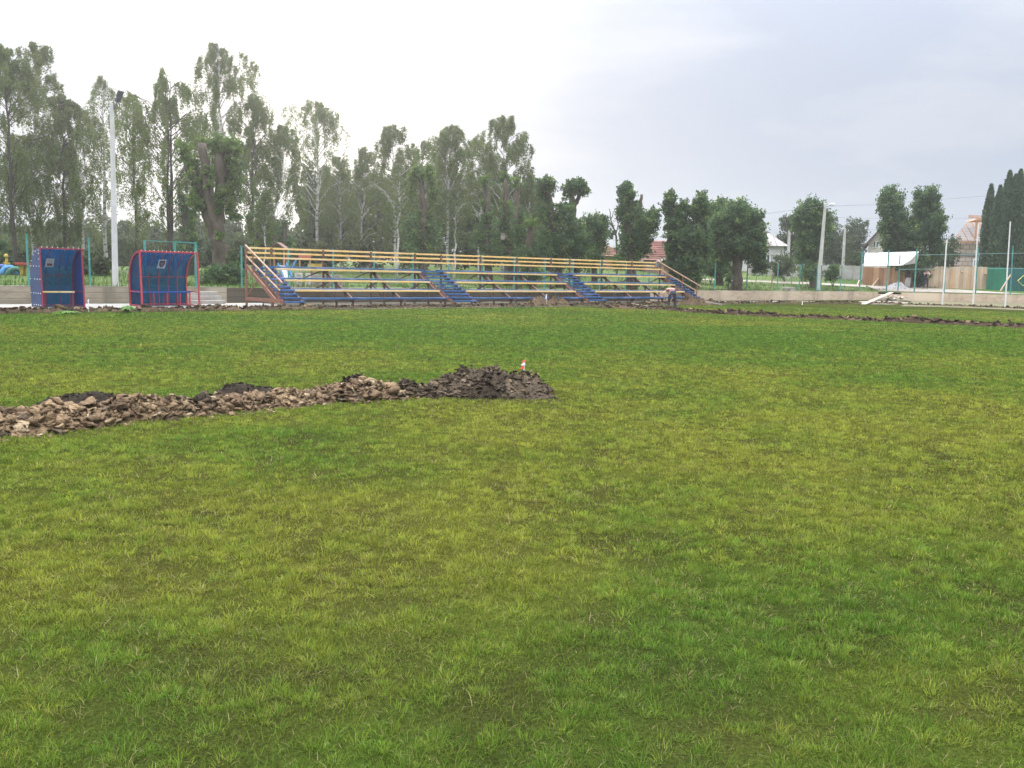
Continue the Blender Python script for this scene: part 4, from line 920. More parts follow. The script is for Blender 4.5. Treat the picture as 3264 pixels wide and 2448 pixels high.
def curve(pts, n=10, wob=0.0, r=None):
    pts = np.array(pts, float); k = np.linspace(0, len(pts) - 1, n); i = np.minimum(k.astype(int), len(pts) - 2); f_ = (k - i)[:, None]
    q = pts[i] * (1 - f_) + pts[i + 1] * f_
    if wob and r is not None: q[1:-1] += r.standard_normal((n - 2, 3)) * wob
    return q
def tree_thing(name, label, group, base): return thing(name, label, 'tree' if name != 'bush' else 'bush', base, group=group)

def birch(label, px, ytop, hw, D, seed, n_leaf=13000, crown0=0.22, stems=1, lean=0.0, sparse=1.0, bark=None, spread=None, group='birches behind the ground', top_taper=0.75, leafsize=0.105, pb=None):
    r = np.random.default_rng(seed); b = stand(px if pb is None else pb, D); tp = at_depth(px, ytop, D); H_ = tp[2] - b[2]; R_ = hw * 1.2 / F * D; n_leaf = int(n_leaf * 1.9)
    t = tree_thing('birch_tree', label, group, b); tr = MB(); lines = []; asym = r.random() * 6.28; crown0 = crown0 * 0.72
    for s in range(stems):
        a = r.random() * 6.28; off = np.array([math.cos(a), math.sin(a), 0]) * (0 if stems == 1 else R_ * (0.25 + 0.35 * r.random()))
        top = np.array([tp[0], tp[1], tp[2]]) * 1.0
        if stems > 1: top = top + off - np.array([0, 0, H_ * (0.05 * s + 0.06 * r.random())])
        mid1 = b + (top - b) * 0.35 + np.array([-(top[0] - b[0]) * 0.12, 0, 0]) + off * 0.1; mid2 = b + (top - b) * 0.7 + r.standard_normal(3) * np.array([0.12, 0.12, 0])
        ln = curve([b - np.array([0, 0, 0.2]), mid1, mid2, top], 14, 0.05, r); r0 = 0.0115 * H_ * (1 if stems == 1 else 0.8)
        tr.tube(ln, list(np.linspace(1, 0.10, 14) * r0), n=7); lines.append(ln)
    nb = int(46 + R_ * 8); pts = []; M_ = 10
    per = max(6, int(n_leaf / (nb * M_)))
    for i in range(nb):
        ln = lines[i % stems]; f_ = crown0 + (1 - crown0) * ((i + r.random()) / nb) ** 0.9
        k = min(f_, 0.995) * 13; j = int(k); o = ln[j] * (1 - k + j) + ln[min(j + 1, 13)] * (k - j)
        q = (f_ - crown0) / (1 - crown0)
        rad = R_ * (0.12 + 0.95 * (math.sin(math.pi * min(1, 0.20 + 0.80 * q) ** 0.90) ** top_taper)) * (0.55 + 0.65 * r.random())
        if r.random() < 0.10: continue
        if q < 0.12: rad *= 0.7
        a = r.random() * 6.28; rad = min(rad * (1 + 0.18 * math.cos(a - asym)), 1.15 * R_); out = np.array([math.cos(a), math.sin(a), 0.0]); rise = rad * (0.55 + 0.5 * r.random()) * (1.1 - 0.5 * q)
        br = np.array([o, o + out * rad * 0.45 + np.array([0, 0, rise * 0.75]), o + out * rad * 0.85 + np.array([0, 0, rise]), o + out * rad * 1.05 + np.array([0, 0, rise * 0.72])])
        br[:, 2] = np.minimum(br[:, 2], tp[2] - 0.02)
        bl_ = curve(br, 7); tr.tube(bl_, list(np.linspace(0.030, 0.006, 7) * (0.5 + H_ / 20)), n=4, cap=False)
        u_ = 0.22 + 0.78 * r.random(M_) ** 0.8; kk = u_ * 6; jj = np.minimum(kk.astype(int), 5); an = bl_[jj] * (1 - kk + jj)[:, None] + bl_[jj + 1] * (kk - jj)[:, None]
        L_ = (0.35 + 1.25 * r.random(M_)) * (0.5 + 0.06 * H_) * (1 - 0.45 * q)
        w_ = r.random((M_, per)) ** 0.85; dr = r.standard_normal((M_, 1, 3)) * np.array([0.10, 0.10, 0])
        p = an[:, None, :] + dr * w_[..., None] - np.array([0, 0, 1]) * (L_[:, None] * w_)[..., None] + r.standard_normal((M_, per, 3)) * np.array([0.07, 0.07, 0.05])
        p = p.reshape(-1, 3); pts.append(p[r.random(len(p)) < sparse])
    P = np.concatenate(pts); v = leaves(P, r, leafsize * 1.25, leafsize * 0.72, hang=0.6)
    tint = 0.45 + 0.20 * r.standard_normal(len(P)) + 0.25 * (fbm(P[:, 0] + P[:, 1], P[:, 2], 1.1, seed, 2) - 0.5)
    tr.build('trunk', bark or m_birchbark, t, smooth=True); crown_obj(v, tint, m_birchleaf, t); return t

LEAFN = 1.5
def blob_points(blobs, D, r, clump=0.34, lpc=46, depth=1.0):
    pts = []; tints = []
    for bb in blobs:
        px, py, rx, ry, n = bb[:5]; n = n * LEAFN; dz = bb[5] if len(bb) > 5 else 0.0; k = D / F
        c = at_depth(px, py, D + dz); nc = max(3, int(n / lpc)); d = r.standard_normal((nc, 3)); d /= np.linalg.norm(d, axis=1)[:, None]
        rad = (0.10 + 0.90 * r.random(nc)) ** 0.42
        cc = c + d * rad[:, None] * np.array([rx * 0.78 * k, rx * 0.78 * k * depth, ry * 0.88 * k])
        cs = clump * (0.6 + 0.8 * r.random(nc)) * min(1.0, 0.45 + rx * k / 1.6)
        m = int(n / nc); sh = d + np.array([0, 0, 0.55]) + 0.35 * r.standard_normal((nc, 3)); sh /= np.linalg.norm(sh, axis=1)[:, None]; uu = r.random((nc, m)) ** 0.8
        p = cc[:, None, :] + sh[:, None, :] * (uu - 0.35)[..., None] * (cs * 2.6)[:, None, None] + r.standard_normal((nc, m, 3)).clip(-1.6, 1.6) * (cs[:, None] * (0.78 - 0.55 * uu))[..., None]
        pts.append(p.reshape(-1, 3)); tints.append(np.repeat(0.5 + 0.26 * r.standard_normal(nc), m))
    P = np.concatenate(pts); T_ = np.concatenate(tints); return P, T_
def leafy(name, label, D, stems, blobs, seed, mat=None, leaf=(0.17, 0.12), bark=None, group=None, clump=0.31, lpc=46, base=None, tufts=(), depth=1.0, twigs=0, hang=0.2):
    r = np.random.default_rng(seed); b = stand(stems[0][0][0] if base is None else base, D); t = tree_thing(name, label, group, b)
    if stems:
        tr = MB()
        for sp in stems:
            pts = [at_depth(p[0], p[1], D + (p[3] if len(p) > 3 else 0)) for p in sp]; rr = [p[2] / 2 / F * D for p in sp]
            if abs(sp[0][1] - 999) < 1: pts[0] = np.array([pts[0][0], pts[0][1], float(terrain(pts[0][0], pts[0][1])) - 0.15])
            n = max(5, 4 * len(pts)); kq = np.linspace(0, len(pts) - 1, n); Rr = np.interp(kq, range(len(pts)), rr) * (1 + 0.05 * r.standard_normal(n))
            tr.tube(curve(pts, n, 0.015 * rr[0] * 10, r), list(Rr), n=9)
        if twigs:
            for i in range(twigs):
                sp = stems[r.integers(len(stems))]; p = at_depth(sp[-1][0], sp[-1][1], D); bbk = blobs[r.integers(len(blobs))]; c = at_depth(bbk[0] + r.normal(0, bbk[2] * 0.5), bbk[1] + r.normal(0, bbk[3] * 0.5), D)
                tr.tube(curve([p, (p + c) / 2 + r.standard_normal(3) * 0.1, c], 5), list(np.linspace(0.035, 0.008, 5)), n=4, cap=False)
        tr.build('trunk', bark or m_bark, t, smooth=True)
    if blobs:
        P, T_ = blob_points(blobs, D, r, clump, lpc, depth); P[:, 2] = np.maximum(P[:, 2], b[2] - 0.02)
        crown_obj(leaves(P, r, leaf[0] * 0.80, leaf[1] * 0.80, hang), T_ + 0.18 * r.standard_normal(len(P)), mat or m_linden, t)
    if tufts:
        for tf in tufts:
            P, T_ = blob_points([tf], D, r, clump * 0.7, 26, depth)
            crown_obj(leaves(P, r, leaf[0] * 1.0, leaf[1] * 1.0, hang), T_ + 0.15 * r.standard_normal(len(P)), m_sprout, t, 'young_shoots')
    return t

# ---- birches, from the left edge
birch('birch cut by the left edge with a dense dark crown', 5, 148, 118, 60, 101, 17000, 0.25, bark=m_darkbark, pb=50)
birch('tall birch with a forked pale stem at the top left', 112, 140, 98, 64, 102, 15000, 0.24, pb=110)
birch('dense birch on the right flank of the left birch group', 192, 300, 80, 62, 103, 12000, 0.22, bark=m_darkbark, pb=215)
birch('low dark birch filling the foot of the left birch group', 95, 430, 130, 66, 118, 15000, 0.12, bark=m_darkbark, pb=130)
birch('slender see-through birch just behind the tall pale lamp post', 328, 240, 58, 72, 104, 6000, 0.25, sparse=0.8, pb=338)
birch('small hanging birch left of the tall pale lamp post', 280, 350, 52, 70, 119, 6500, 0.3, sparse=0.85, pb=265)
birch('broad airy birch with dark forking stems right of the tall pale lamp post', 500, 215, 118, 58, 105, 17000, 0.30, stems=3, sparse=0.80, bark=m_darkbark, pb=543)
birch('wispy birch between the tall pale lamp post and the airy forked birch', 420, 300, 62, 66, 120, 7000, 0.28, sparse=0.75, bark=m_darkbark, pb=440)
birch('tallest birch of all, behind the big pollard', 695, 138, 118, 68, 176, 21000, 0.26, pb=712)
birch('rounded birch on the right shoulder of the tallest birch', 805, 300, 68, 66, 157, 11500, 0.30, bark=m_darkbark, pb=808)
birch('lower dense birch right of the tallest birch', 905, 400, 74, 70, 108, 11500, 0.24, pb=862)
birch('pale glowing see-through birch against the bright sky', 1012, 325, 92, 78, 109, 11000, 0.38, sparse=0.85)
birch('short pointed birch left of the white-forked birch', 1158, 470, 58, 76, 110, 8500, 0.25, pb=1150)
birch('small birch in the dip below the bright sky', 1085, 500, 55, 80, 121, 8000, 0.25)
birch('birch with a pale forked stem in the middle of the wood', 1250, 398, 72, 72, 111, 12500, 0.30, pb=1262)
birch('lean birch between the pale-forked birch and the white-stemmed birch', 1348, 450, 58, 78, 112, 9000, 0.28)
birch('birch with a clean white stem standing behind the bleachers', 1430, 402, 88, 70, 113, 14500, 0.44, pb=1425)
birch('dense birch right of the white-stemmed birch', 1535, 430, 62, 76, 114, 11000, 0.25, pb=1530)
birch('tall weeping birch at the right end of the birch wood', 1622, 375, 86, 72, 115, 17000, 0.28, pb=1600)
birch('small weeping birch hanging at the right tip of the birch wood', 1690, 552, 42, 71, 116, 6500, 0.25, pb=1672)
# thin white stems showing in the shade behind the rails
for i, (px, yt, D, lab) in enumerate(((842, 690, 60, 'thin white birch stem leaning over the left end of the bleachers'), (1265, 560, 66, 'speckled white birch stem below the pale-forked birch'), (1447, 640, 68, 'second white birch stem close beside the clean white one'), (1524, 650, 69, 'thin white birch stem right of the white pair'))):
    birch(lab, px + 12, yt - 90, 26, D, 140 + i, 1500, 0.55, pb=px)

# ---- pollards with sprouting stumps
leafy('pollard_tree', 'huge three-stemmed pollard left of the bleachers', 47, [
    [(706, 999, 50), (699, 800, 44), (698, 690, 38), (700, 585, 33), (694, 458, 30)],
    [(697, 800, 34, 0.0), (672, 712, 34, 0.2), (640, 620, 30, 0.3), (612, 556, 26, 0.3), (584, 459, 22, 0.3)],
    [(699, 770, 30, 0.0), (681, 680, 30, -0.12), (660, 560, 28, -0.3), (645, 459, 26, -0.3)],
    [(700, 640, 20, 0.0), (720, 545, 20, 0.3), (732, 478, 18, 0.4)],
    [(650, 660, 14), (655, 630, 12), (620, 520, 10)]],
    [(640, 640, 26, 60, 500, 0.6), (745, 560, 28, 60, 800, 0.5), (660, 560, 28, 60, 500, 0.9), (750, 660, 22, 60, 500, 0.4)], 201, mat=m_linden, leaf=(0.15, 0.11), bark=m_bark,
    tufts=[(668, 560, 14, 60, 260, -0.4), (612, 540, 16, 40, 260, -0.2), (702, 640, 16, 60, 240, -0.45), (692, 462, 36, 26, 900), (740, 468, 28, 26, 600), (645, 462, 18, 14, 220), (583, 480, 26, 26, 420), (700, 520, 26, 34, 220, 0.5), (632, 600, 22, 60, 420), (625, 645, 26, 40, 500), (726, 640, 20, 60, 400), (697, 760, 12, 14, 60, -0.4), (745, 530, 18, 40, 320)])
leafy('pollard_tree', 'pollard stump with a light green mop in the middle of the wood', 57, [
    [(1345, 999, 30), (1349, 700, 26), (1350, 640, 20), (1340, 572, 14)]], [(1320, 745, 30, 60, 1300), (1372, 750, 30, 60, 1200), (1335, 800, 50, 40, 1300)], 202, leaf=(0.16, 0.12),
    tufts=[(1325, 550, 22, 20, 500), (1368, 562, 20, 24, 500), (1315, 600, 13, 40, 420), (1380, 610, 14, 40, 420), (1345, 560, 30, 16, 400), (1335, 690, 16, 30, 260), (1362, 700, 12, 40, 260)])
for i, (px, yt, xb, lab, D) in enumerate(((1548, 575, 1560, 'pollard stump topped with a small fresh tuft, left of the bird box', 58), (1612, 566, 1618, 'pollard stump carrying the bird box behind the rails', 56), (1650, 575, 1636, 'pollard stump right of the bird box with a brownish tuft', 59), (1690, 700, 1688, 'short leafy pollard stump at the right edge of the wood', 55))):
    leafy('pollard_tree', lab, D, [[(xb, 999, 26), ((px + xb) / 2, (yt + 830) / 2, 22), (px, yt + 8, 15)]],
          [(px + 10, yt + 150, 24, 70, 1300), (px - 14, yt + 190, 22, 60, 1000), (xb, 810, 30, 40, 900)], 210 + i, leaf=(0.15, 0.11), tufts=[(px, yt + 8, 17, 15, 380), (px - 6, yt + 75 + 15 * i, 12, 14, 200)] if i != 2 else [(px, yt + 10, 16, 14, 260)])
leafy('pollard_tree', 'leaning pollard with a shaggy head in front of the hidden red roof', 56, [
    [(1782, 999, 28), (1776, 780, 26), (1764, 720, 24), (1750, 650, 20), (1742, 590, 18)]],
    [(1740, 600, 26, 34, 1500), (1738, 690, 24, 50, 900), (1795, 690, 34, 40, 1700), (1800, 760, 44, 60, 2600), (1750, 790, 46, 50, 2200), (1765, 830, 60, 26, 1600)], 220, leaf=(0.17, 0.125), clump=0.30)
leafy('pollard_tree', 'bare-topped pollard with a forked stub and one bushy head', 57, [
    [(1838, 999, 26), (1832, 740, 24), (1824, 650, 22), (1815, 600, 12)], [(1826, 660, 16), (1840, 640, 14), (1848, 610, 10)]],
    [(1836, 598, 30, 24, 1500), (1808, 610, 14, 24, 300), (1862, 612, 16, 18, 260), (1846, 770, 40, 60, 2200), (1830, 830, 50, 26, 1400)], 221, leaf=(0.16, 0.12), clump=0.27)
leafy('round_tree', 'low rounded green tree left of the leafless branch', 62, [[(1895, 999, 22), (1893, 760, 12)]],
    [(1880, 730, 34, 40, 2600), (1912, 740, 26, 55, 2600), (1890, 800, 50, 40, 2600)], 222, leaf=(0.17, 0.12))
leafy('pollard_tree', 'shaggy column tree between the two red roofs', 58, [
    [(2012, 999, 40), (2008, 760, 32), (2002, 640, 26), (2000, 605, 20)], [(2028, 760, 18), (2038, 680, 14), (2045, 620, 9)]],
    [(1998, 625, 24, 34, 2000), (2000, 690, 30, 40, 2200), (2032, 690, 16, 44, 600), (2040, 730, 44, 50, 3400), (2010, 790, 38, 50, 2800), (2080, 705, 18, 38, 1300), (2052, 780, 22, 46, 1600), (1968, 680, 10, 16, 120)], 223, leaf=(0.17, 0.125), clump=0.30)
leafy('round_tree', 'dark tree of three leafy columns at the right end of the bleachers', 59, [
    [(2196, 999, 30), (2185, 800, 26), (2150, 720, 16), (2136, 640, 9)], [(2190, 800, 20), (2178, 700, 14), (2178, 650, 8)], [(2196, 800, 20), (2224, 720, 16), (2230, 640, 9)]],
    [(2134, 650, 15, 40, 1500), (2150, 730, 26, 50, 2600), (2178, 690, 20, 54, 2300), (2230, 675, 24, 62, 3000), (2190, 770, 60, 50, 5600), (2245, 780, 20, 46, 1500), (2180, 840, 60, 40, 4400), (2190, 890, 44, 24, 2400), (2160, 800, 36, 60, 2600)], 224, leaf=(0.18, 0.13), clump=0.30)
leafy('round_tree', 'thick-trunked round tree with a few bright young shoots', 64, [
    [(2346, 999, 40), (2347, 860, 32), (2345, 800, 28), (2338, 690, 14)]],
    [(2345, 690, 50, 44, 4600), (2300, 730, 38, 50, 3200), (2390, 730, 50, 56, 4600), (2340, 780, 66, 54, 5200), (2410, 790, 36, 54, 3200), (2300, 800, 36, 44, 2400), (2420, 845, 30, 24, 1300)], 225, leaf=(0.18, 0.13), clump=0.31,
    tufts=[(2378, 693, 7, 8, 60), (2313, 722, 8, 8, 60), (2396, 724, 9, 9, 80), (2334, 732, 6, 6, 40)])
leafy('round_tree', 'dark leafy tree squeezed between the column tree and the thick-trunked tree', 72, [[(2290, 999, 24), (2285, 780, 14)]],
    [(2270, 690, 26, 46, 2600), (2300, 680, 22, 40, 1800), (2285, 770, 44, 60, 4600), (2290, 840, 50, 40, 3000)], 226, leaf=(0.19, 0.14), clump=0.32)
leafy('round_tree', 'round dense tree behind the leaning lamp post', 76, [
    [(2596, 999, 34), (2590, 830, 28), (2585, 760, 20)]], [(2585, 680, 46, 38, 4200), (2560, 720, 34, 40, 2600), (2610, 720, 40, 50, 3400), (2585, 770, 48, 40, 3800), (2575, 830, 34, 44, 1700)], 227, leaf=(0.20, 0.145), clump=0.34)
leafy('round_tree', 'big spiky tree with twin crowns over the white tarpaulin', 82, [
    [(2894, 999, 15), (2890, 860, 14), (2880, 780, 13), (2850, 680, 8)], [(2890, 850, 12), (2930, 740, 14), (2950, 640, 8)]],
    [(2838, 650, 34, 54, 5000), (2850, 720, 48, 60, 6200), (2952, 650, 40, 56, 6000), (2960, 720, 54, 60, 7000), (2900, 760, 70, 60, 7600), (2905, 830, 74, 36, 4600), (2836, 790, 26, 50, 1600), (2985, 790, 26, 40, 1500)], 228, leaf=(0.21, 0.15), clump=0.33)
wt = bpy.data.objects['round_tree.005'] if 'round_tree.005' in bpy.data.objects else None
twin = [o for o in bpy.data.objects if o.get('label', '').startswith('big spiky tree')][0]
mb = MB(); pw = stand(2894, 82); mb.tube([pw + np.array([0, 0, -0.05]), pw + np.array([0, 0, 0.9])], [0.24, 0.225], n=10); mb.build('whitewash_band', m_lime, twin, smooth=True)
leafy('background_tree', 'hazy loose tree just left of the round dense tree', 108, [[(2515, 999, 18), (2512, 760, 10)]], [(2510, 705, 18, 14, 500), (2535, 740, 40, 50, 2600), (2545, 800, 56, 40, 2400), (2505, 760, 20, 40, 900)], 229, mat=m_wood, leaf=(0.26, 0.19), clump=0.45)
leafy('background_tree', 'hazy loose tree right of the leaning lamp post', 112, [[(2660, 999, 18), (2655, 760, 10)]], [(2645, 735, 26, 40, 1500), (2670, 790, 50, 50, 3000), (2650, 820, 60, 34, 2200)], 230, mat=m_wood, leaf=(0.26, 0.19), clump=0.45)
leafy('background_tree', 'hazy pale tree beyond the thinner utility pole', 120, [[(2735, 999, 18), (2732, 780, 10)]], [(2733, 730, 30, 26, 1100), (2715, 745, 20, 20, 500), (2722, 775, 34, 40, 2000), (2715, 820, 44, 30, 2400)], 231, mat=m_wood, leaf=(0.28, 0.20), clump=0.45)
leafy('background_tree', 'yellowish sapling at the corner of the unfinished house', 98, [[(3030, 999, 12), (3035, 790, 8)]], [(3028, 800, 26, 30, 900), (3045, 770, 14, 20, 260), (3010, 830, 34, 24, 1100), (3000, 810, 30, 20, 700)], 232, mat=m_wood, leaf=(0.22, 0.16), clump=0.4)
# dead branching tree
b = stand(1965, 68); t = thing('bare_tree', 'leafless forked tree top beside the left red roof', 'tree', b); mb = MB(); rr = np.random.default_rng(6)
for pts in ([(1966, 880), (1966, 760), (1955, 725), (1945, 690), (1942, 665)], [(1963, 748), (1975, 705), (1985, 680)], [(1952, 718), (1940, 708), (1935, 700)], [(1972, 712), (1962, 695), (1966, 675)], [(1947, 700), (1955, 680), (1958, 668)], [(1985, 682), (1996, 665)]):
    mb.tube(curve([at_depth(a, c, 68) for a, c in pts], 8, 0.03, rr), list(np.linspace(0.09, 0.02, 8) * (1 if pts[0][1] > 800 else 0.5)), n=5)
mb.build('trunk', m_bark, t)
P, T_ = blob_points([(1945, 745, 12, 18, 200), (1985, 745, 10, 24, 300)], 68, rr, 0.3); crown_obj(leaves(P, rr, 0.16, 0.12), T_, m_linden, t)
# other stumpy trunks among the birches on the left
for i, (px, yt, D, lab) in enumerate(((590, 620, 56, 'leaf-clad pollard stump left of the three-stemmed pollard'), (612, 690, 60, 'thin dark stump beside the leaf-clad pollard stump'), (826, 655, 62, 'dark cut stump left of the leaning white stem'), (870, 690, 66, 'dark leafy stump behind the playhouse'), (905, 700, 64, 'dark trunk right of the playhouse roof'))):
    leafy('pollard_tree', lab, D, [[(px + 4, 999, 24), (px + 2, 760, 20), (px, yt, 15)]], [(px - 6, yt + 30, 20, 30, 420), (px + 12, yt + 90, 18, 50, 420), (px, 800, 26, 40, 500)], 240 + i, leaf=(0.16, 0.12), bark=m_darkbark)

# ---- thujas on the right
def thuja(label, px, ytop, hw, D, seed, n=7000):
    r = np.random.default_rng(seed); b = stand(px, D); tp = at_depth(px, ytop, D); H_ = tp[2] - b[2]; R_ = 0.88 * hw / F * D; t = tree_thing('thuja_tree', label, 'thujas beside the unfinished house', b)
    q = r.random(n) ** 0.9; a = r.random(n) * 6.28
    prof = np.clip(np.minimum(1.0, (1.02 - q) / 0.32) ** 0.75, 0.05, 1) * np.clip(0.75 + q * 2, 0, 1)
    lump = 0.66 + 0.70 * fbm(a * 1.4 + seed, q * H_, 0.55, seed, 3)
    rad = R_ * prof * lump * (0.72 + 0.28 * r.random(n) ** 0.5)
    P = np.stack([b[0] + np.cos(a) * rad, b[1] + np.sin(a) * rad, b[2] + q * H_], -1)
    v = leaves(P, r, 0.36, 0.15, hang=-0.9); tint = 0.45 + 0.22 * r.standard_normal(n) + 0.35 * (lump - 1)
    mb = MB(); zs = np.linspace(0, 0.93, 9); mb.tube([(b[0], b[1], b[2] + z * H_) for z in zs], [R_ * 0.66 * float(np.clip(min(1.0, (1.0 - z) / 0.34) ** 0.75, 0.03, 1)) for z in zs], n=9)
    o = mb.build('inner_foliage', m_thuja_in, t); tr = MB(); tr.tube([b - np.array([0, 0, .2]), b + np.array([0, 0, H_ * 0.4])], [0.16, 0.1], n=7); tr.build('trunk', m_bark, t)
    crown_obj(v, tint, m_thuja, t)
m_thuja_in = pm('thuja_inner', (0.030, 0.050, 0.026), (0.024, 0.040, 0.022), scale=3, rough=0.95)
for i, (px, yt, hw, D, n, lab) in enumerate(((3134, 588, 20, 92, 4200, 'slim separate thuja standing left of the thuja clump'), (3163, 592, 20, 90, 5000, 'shorter thuja at the left flank of the clump'), (3189, 545, 24, 91, 8000, 'tallest left thuja of the clump'),
        (3208, 556, 18, 93, 5500, 'middle thuja wedged between the two tallest'), (3223, 542, 24, 91, 8000, 'tallest right thuja of the clump'), (3247, 564, 18, 93, 6000, 'slender pointed thuja at the right of the clump'), (3275, 615, 28, 92, 6000, 'thuja cut by the right edge of the picture'))):
    thuja(lab, px, yt, hw, D, 300 + i, n)

# ---- undergrowth, hedges and the far wood
def wood(name, label, blobs, D, seed, leaf, clump, kind='stuff', mat=None):
    r = np.random.default_rng(seed); P, T_ = blob_points(blobs, D, r, clump, 60, 1.0); P[:, 2] = np.maximum(P[:, 2], terrain(P[:, 0], P[:, 1]) + 0.05 * r.random(len(P)))
    v = leaves(P, r, leaf[0], leaf[1], 0.2)
    tag(put(name, np_mesh(name, v, quads=np.arange(len(v)).reshape(-1, 4), mats=[mat or m_wood], face_val=np.clip(T_ + 0.18 * r.standard_normal(len(P)), 0, 1))), label, 'wood', kind=kind)
rb = np.random.default_rng(77)
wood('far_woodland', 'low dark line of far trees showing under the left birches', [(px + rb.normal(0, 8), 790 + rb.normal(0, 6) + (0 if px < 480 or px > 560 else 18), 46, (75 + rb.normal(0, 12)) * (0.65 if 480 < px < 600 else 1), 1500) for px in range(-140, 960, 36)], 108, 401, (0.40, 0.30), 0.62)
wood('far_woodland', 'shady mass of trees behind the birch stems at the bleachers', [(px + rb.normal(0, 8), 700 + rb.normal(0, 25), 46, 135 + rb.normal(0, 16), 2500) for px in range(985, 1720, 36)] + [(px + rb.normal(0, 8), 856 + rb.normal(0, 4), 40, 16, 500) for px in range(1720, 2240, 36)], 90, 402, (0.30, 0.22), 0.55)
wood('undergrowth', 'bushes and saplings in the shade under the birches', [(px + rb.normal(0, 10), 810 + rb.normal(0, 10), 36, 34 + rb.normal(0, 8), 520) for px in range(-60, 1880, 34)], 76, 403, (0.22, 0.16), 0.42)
def bush(label, px, py, rx, ry, D, n, seed, mat=None, leaf=(0.13, 0.10), grp=None, extra=()):
    r = np.random.default_rng(seed); b = stand(px, D); t = thing('bush', label, 'bush', b, group=grp)
    P, T_ = blob_points([(px, py, rx, ry, n)] + list(extra), D, r, 0.22, 34); P[:, 2] = np.maximum(P[:, 2], b[2] + 0.02 * r.random(len(P)))
    mb = MB()
    for k in range(6): a = r.random() * 6.28; mb.tube([b, b + np.array([math.cos(a) * 0.25, math.sin(a) * 0.25, 0.5])], [0.025, 0.01], n=4)
    mb.build('stems', m_darkbark, t); crown_obj(leaves(P, r, leaf[0], leaf[1]), T_ + 0.16 * r.standard_normal(len(P)), mat or m_linden, t, 'foliage')
bush('glossy dark bush at the foot of the three-stemmed pollard', 705, 885, 44, 32, 43, 2600, 501, extra=((745, 880, 30, 34, 1500), (668, 895, 30, 22, 900)))
bush('tall weedy shrub between the pollard and the bleachers', 752, 845, 26, 50, 46, 1500, 502, mat=m_wood)
bush('dark shrub behind the lamp post and short dugout', 300, 850, 44, 40, 52, 2400, 503, mat=m_wood, extra=((262, 860, 26, 30, 900), (335, 850, 24, 36, 900)))
bush('dark spruce-like bush cut by the left edge', 2, 820, 26, 50, 58, 1800, 504)
bush('hedge-green bush left of the round dense tree', 2500, 845, 50, 32, 84, 2400, 505, mat=m_wood, extra=((2490, 865, 26, 18, 700),))
bush('dark bush at the foot of the round dense tree', 2580, 870, 40, 24, 74, 1600, 506)
bush('leafy bush right of the leaning lamp post by the panel fence', 2655, 870, 22, 24, 80, 1400, 507, extra=((2640, 878, 14, 14, 400),))
bush('bush at the end of the panel fence left of the tarpaulin', 2725, 830, 30, 30, 96, 1600, 508, mat=m_wood)
bush('small dark leaf clump beside the thick trunk', 2325, 890, 12, 12, 63, 300, 509)
bush('pale green shrub before the left red roof', 1975, 838, 26, 20, 66, 1500, 510, mat=m_sprout)
bush('grey-green weeds at the foot of the brick shed', 2265, 860, 40, 18, 74, 1000, 511, mat=m_wood)
bush('shrub growing over the plank fence near the walking man', 2985, 825, 50, 24, 93, 2000, 512, mat=m_wood)
bush('dark bush under the twin tree by the plank fence', 2935, 880, 26, 30, 83, 1400, 513)
# ---------------------------------------------------------------- houses and fences beyond
m_tile = pm('red_roof_tiles', (0.25, 0.118, 0.092), (0.19, 0.09, 0.072), scale=2.5, rough=0.85, c3=(0.34, 0.17, 0.13), scale3=0.8)
m_slate = pm('grey_sheet_roof', (0.36, 0.33, 0.31), (0.28, 0.255, 0.24), scale=1.5, rough=0.8, c3=(0.32, 0.22, 0.17), scale3=0.5)
m_whitewall = pm('whitish_render', (0.52, 0.50, 0.48), (0.43, 0.41, 0.39), scale=2, rough=0.9, stretch=(1, 1, 2))
m_darkfr = pm('dark_timber', (0.085, 0.05, 0.045), (0.06, 0.04, 0.035), scale=4, rough=0.8)
m_pane = pm('window_glass', (0.05, 0.07, 0.085), (0.09, 0.11, 0.13), scale=3, rough=0.15, spec=0.6)
m_frame = pm('window_frame_white', (0.70, 0.70, 0.70), rough=0.5)
m_newwood = pm('new_timber', (0.48, 0.26, 0.15), (0.38, 0.20, 0.115), scale=4, rough=0.75)
m_lath = pm('pale_laths', (0.60, 0.42, 0.30), (0.48, 0.32, 0.22), scale=4, rough=0.8)
def brick_mat(name, c1, c2, mortar, scale, w_=0.5, h_=0.25, ms=0.02):
    m = bpy.data.materials.new(name); m.use_nodes = True; nt = m.node_tree; L = nt.links; b = nt.nodes['Principled BSDF']; b.inputs['Roughness'].default_value = 0.92; b.inputs['Specular IOR Level'].default_value = 0.1
    tc = _n(nt, 'ShaderNodeTexCoord'); mp = _n(nt, 'ShaderNodeMapping'); mp.inputs['Rotation'].default_value = (math.radians(90), 0, 0); L.new(tc.outputs['Object'], mp.inputs['Vector'])
    br = _n(nt, 'ShaderNodeTexBrick'); L.new(mp.outputs[0], br.inputs['Vector']); br.inputs['Color1'].default_value = (*c1, 1); br.inputs['Color2'].default_value = (*c2, 1); br.inputs['Mortar'].default_value = (*mortar, 1)
    br.inputs['Scale'].default_value = scale; br.inputs['Mortar Size'].default_value = ms; br.inputs['Brick Width'].default_value = w_; br.inputs['Row Height'].default_value = h_
    L.new(br.outputs['Color'], b.inputs['Base Color']); return m
m_whitebrick = brick_mat('white_brick', (0.66, 0.60, 0.54), (0.54, 0.47, 0.42), (0.34, 0.28, 0.23), 1.4)
m_blocks = brick_mat('pink_grey_blocks', (0.50, 0.41, 0.36), (0.42, 0.33, 0.28), (0.24, 0.17, 0.13), 0.9, 0.55, 0.4, 0.03)
m_redbrick = brick_mat('red_brown_brick', (0.27, 0.15, 0.115), (0.22, 0.12, 0.09), (0.26, 0.19, 0.15), 2.2)
